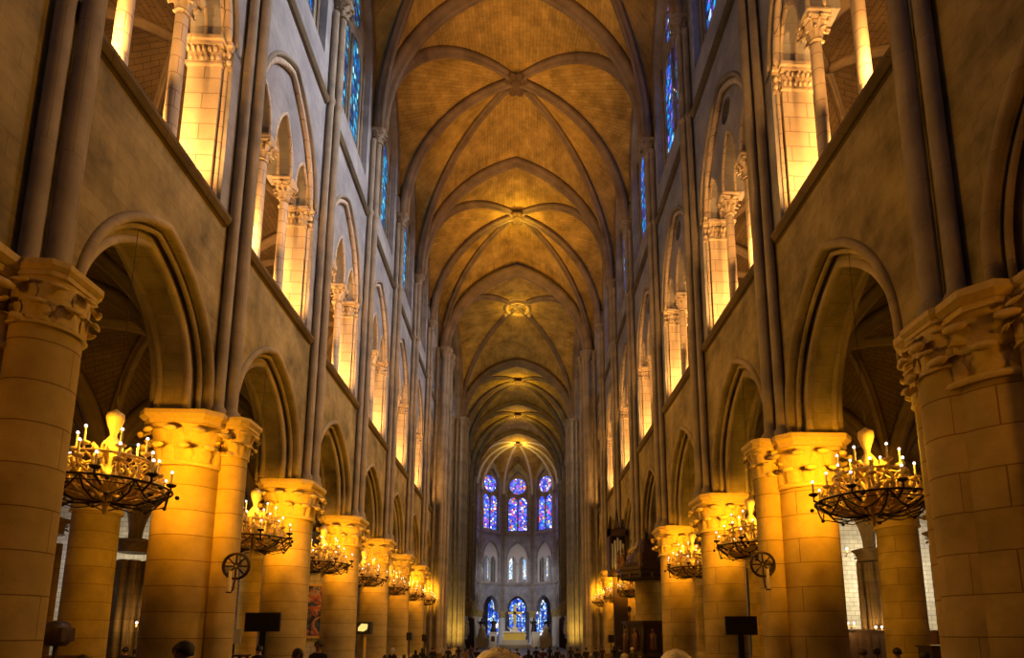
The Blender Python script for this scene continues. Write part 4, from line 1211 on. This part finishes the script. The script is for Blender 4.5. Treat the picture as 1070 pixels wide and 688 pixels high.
def figure(x, y, z0, h, mat, name, lb, grp=None, wide=1.0, kneel=False, arm=False):
    """robed standing or kneeling statue on a pedestal"""
    t = thing(name, lb, 'statue', (x, y, z0), 0, grp); k = h/1.8
    m = MB(); p = [(.34, 0), (.33, .15), (.27, .5), (.23, .9), (.22, 1.05), (.27, 1.3), (.25, 1.42), (.09, 1.5), (.07, 1.55), (.11, 1.62), (.115, 1.7), (.07, 1.79), (.01, 1.82)]
    if kneel: p = [(.5, 0), (.48, .2), (.36, .55), (.26, .8), (.28, 1.1), (.24, 1.25), (.09, 1.33), (.11, 1.45), (.115, 1.53), (.07, 1.62), (.01, 1.65)]
    m.lathe([(r*k*wide, zz*k) for r, zz in p], 14)
    for e in (-1, 1):
        m.tube([(e*.24*k, 0, 1.35*k), (e*.34*k, -.1*k, 1.1*k), (e*(.12 if not arm else .5)*k, -.3*k, (1.15 if not arm else 1.5)*k)], [.09*k, .08*k, .05*k], 7)
    for q in range(7):
        a = PI+q*PI/6; m.tube([(.30*k*math.cos(a), .30*k*math.sin(a), .03), (.2*k*math.cos(a), .2*k*math.sin(a), 1.0*k)], .045*k, 5)
    m.build('figure', mat, t)
    return t
def pieta():
    t = thing('white_marble_group', 'pyramid of white marble figures behind the altar, under the cross', 'statue', (-.30, 83.6, 0))
    m = MB(); m.box(-1.5, 1.5, -.6, .6, 0, 1.5); m.box(-1.65, 1.65, -.7, .7, 1.5, 1.7); m.build('pedestal', M['marble'], t)
    m = MB(); m.lathe([(.75, 1.7), (.7, 2.0), (.45, 2.4), (.30, 2.75), (.12, 2.85), (.15, 3.0), (.14, 3.1), (.03, 3.2)], 16); m.tube([(-.9, -.3, 1.95), (-.3, -.5, 2.15), (.4, -.5, 2.1), (.95, -.35, 1.85)], [.14, .22, .2, .12], 8)
    m.tube([(-.3, 0, 2.6), (-.75, -.2, 2.5), (-1.0, -.3, 2.75)], [.12, .1, .06], 7); m.tube([(.3, 0, 2.6), (.75, -.2, 2.5), (1.0, -.3, 2.75)], [.12, .1, .06], 7)
    m.sphere((-1.1, -.3, 2.05), .16, 6); m.sphere((1.1, -.2, 2.0), .22, 6)
    m.build('figures', M['marble'], t)
pieta()
bz = plain('dark_bronze', (.03, .025, .025), .45, .5)
for x, y, lb in ((-5.0, 85.2, 'dark bronze angel at the far left of the choir'), (-3.25, 83.5, 'dark bronze angel left of the altar column'), (2.35, 83.5, 'dark bronze angel right of the altar column'), (4.3, 85.2, 'dark bronze angel at the far right of the choir')):
    t = thing('angel_pedestal', 'stone post under the '+lb, 'pedestal', (x, y, 0), 0, 'posts under the bronze angels'); m = MB(); m.lathe([(.4, 0), (.4, .2), (.3, .3), (.3, 1.7), (.4, 1.85), (.4, 2.0)], 12); m.build('post', M['cream'], t)
    figure(x, y, 2.0, 2.0, bz, 'bronze_angel', lb, 'bronze angels around the altar', 1.1, arm=True)
for x, y, lb in ((-4.6, 80, 'white kneeling marble statue left of the altar'), (3.9, 80, 'white kneeling marble statue right of the altar')):
    t = thing('statue_plinth', 'plinth of the '+lb, 'pedestal', (x, y, 0), 0, 'plinths of the kneeling statues'); m = MB(); m.box(-.8, .8, -.6, .6, 0, 1.1); m.box(-.9, .9, -.7, .7, 1.1, 1.3); m.build('block', M['marble'], t)
    figure(x, y, 1.3, 1.9, M['marble'], 'kneeling_statue', lb, 'kneeling marble statues', 1.3, kneel=True)
# choir stalls / low screens
for sd in (-1, 1):
    t = thing('choir_screen', 'dark carved wooden screen along the %s side of the choir' % side_name[sd], 'screen', (sd*6.0, 0, 0))
    m = MB()
    m.box(-.15, .15, 63.2, 82, 0, 3.4)
    for k in range(25): m.tube([(-sd*.2, 63.5+k*.75, 0), (-sd*.2, 63.5+k*.75, 3.4), (-sd*.2, 63.5+k*.75, 3.9)], [.09, .07, .02], 6)
    m.build('panelling', M['wood'], t)
    scr = t; q_ = Vector((-sd*.30, 66.0, 1.2)); m = MB()
    m.box(-.05, .05, 0, 4, 0, 2.6)
    for k in range(5):
        m.sphere((-sd*.08, .5+.75*k, 1.9), .16, 5); m.lathe([(.2, .5), (.25, 1.0), (.18, 1.7)], 8, c=(-sd*.06, .5+.75*k))
    o = m.build('relief_panel', M['cream'], scr, tuple(q_)); o['label'] = 'pale carved relief panel'

# ------------------------------------------------------------------ aisle furniture
def sconce(x, y, z, lb, n=2):
    t = thing('candle_lamp', lb, 'lamp', (x, y, z), 0, 'small lamps in the aisles')
    m = MB(); m.tube([(0, .25, -.25), (0, .1, -.3), (0, 0, -.15)], .02, 5); m.box(-.2, .2, -.02, .02, -.16, -.13); m.build('bracket', M['iron'], t)
    for k in range(n):
        xx = (k-(n-1)/2)*.3
        c = MB(); c.lathe([(.03, -.13), (.025, 0)], 8, c=(xx, 0)); o = c.build('candle', M['candle'], t); e = MB(); e.sphere((xx, 0, .06), .06, 6); e.build('bulb', M['bulb'], o)
lampspots = []
for u, v_, Y, lb in ((146, 651, 28.2, 'bright twin lamp on the chapel pier in the left aisle'), (918, 658, 28.2, 'bright twin lamp on the chapel pier in the right aisle'), (889, 654, 27.6, 'single lamp at the edge of the right aisle, left of the twin lamp'), (885, 576, 27.6, 'lamp high on the pale wall in the right aisle')):
    x, z = ground(u, v_, Y); sconce(x, Y, z, lb, 2 if 'twin' in lb else 1); lampspots.append((x, Y-.25, z))
# wainscot on the right, dark cupboard, lectern
x, z = ground(890, 661, 28.0); x2, z2 = ground(918, 661, 28.0)
t = thing('wooden_wainscot', 'dark wooden panelling under the pale wall in the right aisle', 'panelling', ((x+x2)/2, 28.0, 0)); m = MB(); w = (x2-x)/2+.3
m.box(-w, w, -.1, .1, 0, z); m.box(-w-.05, w+.05, -.16, .16, z, z+.08)
for k in range(5): m.box(-w+.1+k*w*.39, -w+.35*w+k*w*.39, -.14, -.1, .3, z-.2)
m.build('panels', M['wood'], t)
x, z = ground(982, 662, 20); t = thing('wooden_cupboard', 'brown wooden cupboard between the right aisle column and the massive pier', 'cupboard', (x, 20, 0)); m = MB(); m.box(-.35, .5, -.3, .3, 0, z); m.box(-.4, .55, -.35, .35, z, z+.06); m.build('body', M['wood2'], t)
for e in (-.33, .09):
    d = MB(); d.box(e, e+.38, -.33, -.3, .1, z-.1); o = d.build('door', M['wood2'], t); k = MB(); k.sphere((e+.19, -.35, z*.5), .025, 5); k.build('knob', M['gilt'], o)
x, z = ground(983, 676, 17); t = thing('dark_counter', 'low dark counter in front of the brown cupboard, right aisle', 'counter', (x, 17, 0)); m = MB(); m.box(-.5, .6, -.3, .3, 0, z-.05); m.box(-.55, .65, -.35, .35, z-.05, z); m.build('body', M['wood'], t)
# left aisle bench, dark confessional and small altar
x, z = ground(140, 683, 18.8); t = thing('aisle_bench', 'dark bench back with a red-brown rail in the left aisle', 'bench', (x, 15.2, 0)); m = MB(); m.box(-1.0, .9, -.04, .04, .2, 1.08); m.box(-1.05, .95, -.08, .08, 1.08, 1.16); m.box(-1.0, .9, 0, .5, .42, .48)
for e in (-1, .85): m.box(e, e+.06, -.02, .5, 0, 1.1)
m.build('seat', M['wood2'], t)
x, z = ground(61, 650, 13.9); t = thing('draped_lamp_hood', 'dark rounded hood in the gap between the massive pier and the left aisle column', 'cabinet', (x, 13.9, 0))
m = MB(); m.box(-.26, .24, -.2, .2, 1.50, 1.80); m.lathe([(.18, 1.40), (.25, 1.48), (.25, 1.80), (.2, 1.9), (.08, 1.96), (.01, 1.97)], 16); m.lathe([(.05, 0), (.05, 1.45)], 10); m.lathe([(.25, 0), (.25, .06)], 14); m.build('hood', M['wood'], t)
# small gilded altarpiece by the left lamp
x, z = ground(150, 662, 31.2); t = thing('side_altar', 'small white and gold side altar beside the left aisle lamp', 'altar', (x, 31.2, 0)); m = MB(); m.box(-.7, .7, -.4, .4, 0, 1.2); m.box(-.8, .8, -.5, .5, 1.2, 1.3); m.build('table', M['marble'], t)
m = MB(); m.panel(arch_poly(0, .6, 1.3, 2.4, 3.3, 8), [arch_poly(0, .42, 1.5, 2.4, 3.0, 8)], lambda a, b, d: (a, d, b), .1, .3); m.build('frame', M['gold'], t)
m = MB(); m.panel(arch_poly(0, .43, 1.48, 2.4, 3.02, 8), [], lambda a, b, d: (a, d, b), .2, .25); m.build('picture', M['cream'], t)
# tall paintings seen between the left columns
def painting_mat():
    m, nt, b, out = newmat('dark_oil_painting'); L = nt.links.new
    tc = N(nt, 'ShaderNodeTexCoord'); n = N(nt, 'ShaderNodeTexNoise'); n.inputs['Scale'].default_value = 1.6; n.inputs['Detail'].default_value = 3; n.inputs['Distortion'].default_value = 1.4
    L(tc.outputs['Object'], n.inputs['Vector']); cr = N(nt, 'ShaderNodeValToRGB'); cr.color_ramp.interpolation = 'EASE'
    el = cr.color_ramp.elements; el[0].position = .36; el[0].color = (.015, .03, .08, 1); el[1].position = .70; el[1].color = (.75, .72, .7, 1)
    for p, c in ((.44, (.05, .12, .25, 1)), (.50, (.45, .10, .08, 1)), (.57, (.55, .40, .34, 1)), (.62, (.10, .15, .3, 1))):
        e = el.new(p); e.color = c
    L(n.outputs[0], cr.inputs[0]); L(cr.outputs[0], b.inputs['Base Color']); b.inputs['Roughness'].default_value = .4
    return m
PAINT = painting_mat()
xa, za = ground(318, 612, 30); xb, zb = ground(338, 664, 30)
t = thing('tall_painting', 'tall oil painting in reds and blues between the left columns', 'painting', ((xa+xb)/2, 30, zb)); hh = za-zb; ww = (xb-xa)/2
m = MB(); m.box(-ww, ww, -.03, .03, 0, hh); m.build('canvas', PAINT, t)
m = MB()
for a in ((-ww-.12, -ww, 0, hh), (ww, ww+.12, 0, hh), (-ww-.12, ww+.12, -.12, 0), (-ww-.12, ww+.12, hh, hh+.12)): m.box(a[0], a[1], -.07, .06, a[2], a[3])
m.build('frame', M['gilt'], t)
m = MB(); m.box(-ww-.3, ww+.3, .06, .26, -zb, hh+.8); m.build('backing_wall', M['chapel'], t)
# notice board and kiosk near the left second column
x, z = ground(244, 672, 17.5); t = thing('notice_board', 'white notice card on a dark stand behind the left colonnette', 'sign', (x, 17.5, 0)); m = MB(); m.box(-.02, .02, -.02, .02, 0, z); m.box(-.3, .3, -.2, .2, 0, .04); m.build('stand', M['black'], t); m = MB(); m.box(-.2, .2, -.03, -.01, z, z+.42); m.build('card', M['paper'], t)
x, z = ground(247, 683, 17.3); t = thing('wooden_table', 'dark wooden table under the white notice card', 'table', (x-.1, 17.0, 0)); m = MB(); m.box(-.5, .5, -.3, .3, z-.05, z); m.build('top', M['wood'], t)
for a in (-.45, .39):
    for b_ in (-.26, .2): q = MB(); q.box(a, a+.06, b_, b_+.06, 0, z-.05); q.build('leg', M['wood'], t)

# ------------------------------------------------------------------ lights
def light(kind, loc, energy, col, size=.1, target=None, spot=60, blend=.8, sy=None, shape=None):
    l = bpy.data.lights.new('lamp', kind); l.energy = energy; l.color = col
    o = bpy.data.objects.new('lamp', l); COL.objects.link(o); o.location = loc
    if kind == 'AREA':
        l.size = size
        if sy: l.shape = 'RECTANGLE'; l.size_y = sy
        if shape: l.shape = shape
    else: l.shadow_soft_size = size
    if kind == 'SPOT': l.spot_size = math.radians(spot); l.spot_blend = blend
    if target is not None:
        d = Vector(target)-Vector(loc); o.rotation_euler = d.to_track_quat('-Z', 'Y').to_euler()
    return o
AMB = (1, .38, .008); GAL = (1, .47, .12); VLT = (1, .44, .012); BST = (1, .58, .04); DAY = (.90, .88, .96)
K = dict(ch=600, gal=310, flood=760, boss=140, rose=40, day=700, spand=1000, apse=260, aisle=90)
for x, y, z in chpos:
    for e in (-.42, .42): light('POINT', (x+.1, y+e, z+.62), 55, (1, .50, .03), .05)
    light('SPOT', (x-math.copysign(.25, x), y+.30, z+.75), K['ch'], AMB, .15, (math.copysign(6.75, x), y+2.6, z+.35), 120, 1)
for sd in (-1, 1):
    light('POINT', (sd*6.6, PY(0)+BAY/2-.6, 4.8), 65, (1, .38, .01), .25)
# gallery floor lamps, west end of each bay, throwing on the pillar to the east
for sd in (-1, 1):
    for i in range(0, 8):
        y = PY(i)+1.0
        light('SPOT', (sd*(WX+.09), PY(i)+1.15+DY, 11.2), K['gal']*3.6*(.35 if i == 7 else 1), GAL, .05, (sd*(WX+.14), PY(i)+4.75+DY, 16.2), 44, .9)
        light('SPOT', (sd*(WX+.92), PY(i)+3.25+DY, 11.15), K['gal']*3.6*(.35 if i == 7 else 1), GAL, .08, (sd*(WX+.50), PY(i)+4.75+DY, 13.3), 96, .9)
        light('SPOT', (sd*(WX+.56), y+.30, 11.25), K['gal']*7*(.35 if i == 7 else 1), GAL, .10, (sd*(WX+.56), y+4.0, 14.6), 96, .9)
for sd in (-1, 1):
    for i in range(1, 8):
        light('SPOT', (sd*6.2, PY(i)+2.2, 11.3), K['spand']*(1.5 if sd > 0 else 1.0), (1, .44, .03), .1, (-sd*WX, PY(i)+3.4, 8.6), 100, 1)  # unseen amber floods added to warm the spandrels opposite
# unseen vault floods added at the clerestory ledges, and points under the bosses
for a in (1, 3, 5, 7):
    for sd in (-1, 1): light('SPOT', (sd*6.0, PY(a)-1.6, 20.2), K['flood'], VLT, .06, (-sd*.8, PY(a)+.6, ZB), 66, 1)
    light('POINT', (0, PY(a)-.2, ZB-(2.2 if a < 6 else 1.5)), K['boss']*(.02 if a < 6 else 1.5), BST, .05)  # point without fixture, added under the boss to brighten the web
for y, zz, k_ in ((53.4, 31.7, 1.0), (66.5, 29.6, 2), (77.5, 29.6, 2), (88.0, 29.4, 2.4)):
    light('POINT', (0, y-.3, zz+.3), K['boss']*k_, BST, .05)
# daylight
light('AREA', (2.5, AY[0]-5.0, 22), K['rose'], DAY, 9, (-6, 30, 18), shape='DISK')
for i in range(2, 8):
    light('AREA', (WX-.1, PY(i)+BAY/2, 25), K['day']*{2: .85, 3: .5, 4: .34, 5: .28}.get(i, .25), DAY, 2.4, (-WX, PY(i)+BAY/2+.6, 18), sy=4.5).data.spread = math.radians(85)
light('AREA', (0, 92.5, 23), K['apse'], (.55, .35, 1.0), 4, (0, 84, 20))
for sd in (-1, 1):
    light('AREA', (sd*4.5, 91.2, 13), 90, (.7, .82, 1), 1.5, (0, 86, 8))
# transept daylight and aisle lamps
for sd in (-1, 1):
    light('AREA', (sd*15.5, 53.4, 22), 1100, (1, .85, .78), 8, (0, 53.4, 12), sy=8)
for x, y, z in lampspots:
    light('POINT', (x, y-.1, z+.05), 120, (1, .62, .18), .08)
for sd, e in ((-1, 420), (1, 1000)):
    light('POINT', (sd*22.0, 31.3, 4.6), e, (1, .86, .55), .15)
for sd in (-1, 1):
    for i in (1, 3, 5): light('POINT', (sd*15.4, PY(i)+2.7, 4.2), K['aisle'], AMB, .15)

for sd in (-1, 1):
    light('SPOT', (sd*5.0, 57.0, .6), 1500, (1, .62, .10), .1, (sd*6.0, 60.4, 5), 110, 1)
    light('SPOT', (sd*5.2, 80.0, 11.3), 1500, (.9, .85, 1), .15, (-sd*1.5, 94.0, 8), 80, 1)  # unseen choir spot added to brighten the lower apse wall
for sd in (-1, 1): light('SPOT', (sd*5.4, 73.5, 8.5), 1500, (1, .86, .66), .12, (-.3, 83.5, 3.0), 50, .8)  # unseen pair added to make the gold cross and altar shine
light('SPOT', (-6.1, 41.0, 27.5), 900, (.0, .42, .62), .3, (5.3, 43.5, 28.0), 15, 1)
light('SPOT', (-6.3, 4.0, 5.0), 1700, (1, .66, .26), .1, (.25, 1.45, 1.5), 26, .8)  # unseen spots, here and below, added to brighten the near blond heads
light('SPOT', (6.3, 4.0, 5.0), 350, (1, .62, .20), .1, (.75, 2.6, 1.5), 26, .8)
w = bpy.data.worlds.new('World'); scene.world = w; w.use_nodes = True
bg = w.node_tree.nodes['Background']; bg.inputs[0].default_value = (.3, .4, .7, 1); bg.inputs[1].default_value = .02

# ------------------------------------------------------------------ camera
cd = bpy.data.cameras.new('camera'); cam = bpy.data.objects.new('camera', cd); COL.objects.link(cam)
cd.sensor_fit = 'HORIZONTAL'; cd.sensor_width = 36; cd.lens = CF/1070*36
cd.shift_x = (535-CPX)/1070; cd.shift_y = (CPY-344)/1070
cd.clip_start = .1; cd.clip_end = 400
cam.matrix_world = Matrix.Translation((CEX, 0, 1.6)) @ Matrix.Rotation(-CYAW, 4, 'Z') @ Matrix.Rotation(PI/2+CTILT, 4, 'X') @ Matrix.Rotation(CROLL, 4, 'Z')
scene.camera = cam
vs = scene.view_settings; vs.view_transform = 'Standard'; vs.look = 'None'; vs.exposure = 0; vs.gamma = 1; vs.use_curve_mapping = False
cy = scene.cycles; cy.use_denoising = True; cy.use_adaptive_sampling = True; cy.adaptive_threshold = .02
cy.max_bounces = 5; cy.diffuse_bounces = 3; cy.glossy_bounces = 2; cy.sample_clamp_indirect = 4; cy.sample_clamp_direct = 20; cy.use_light_tree = True
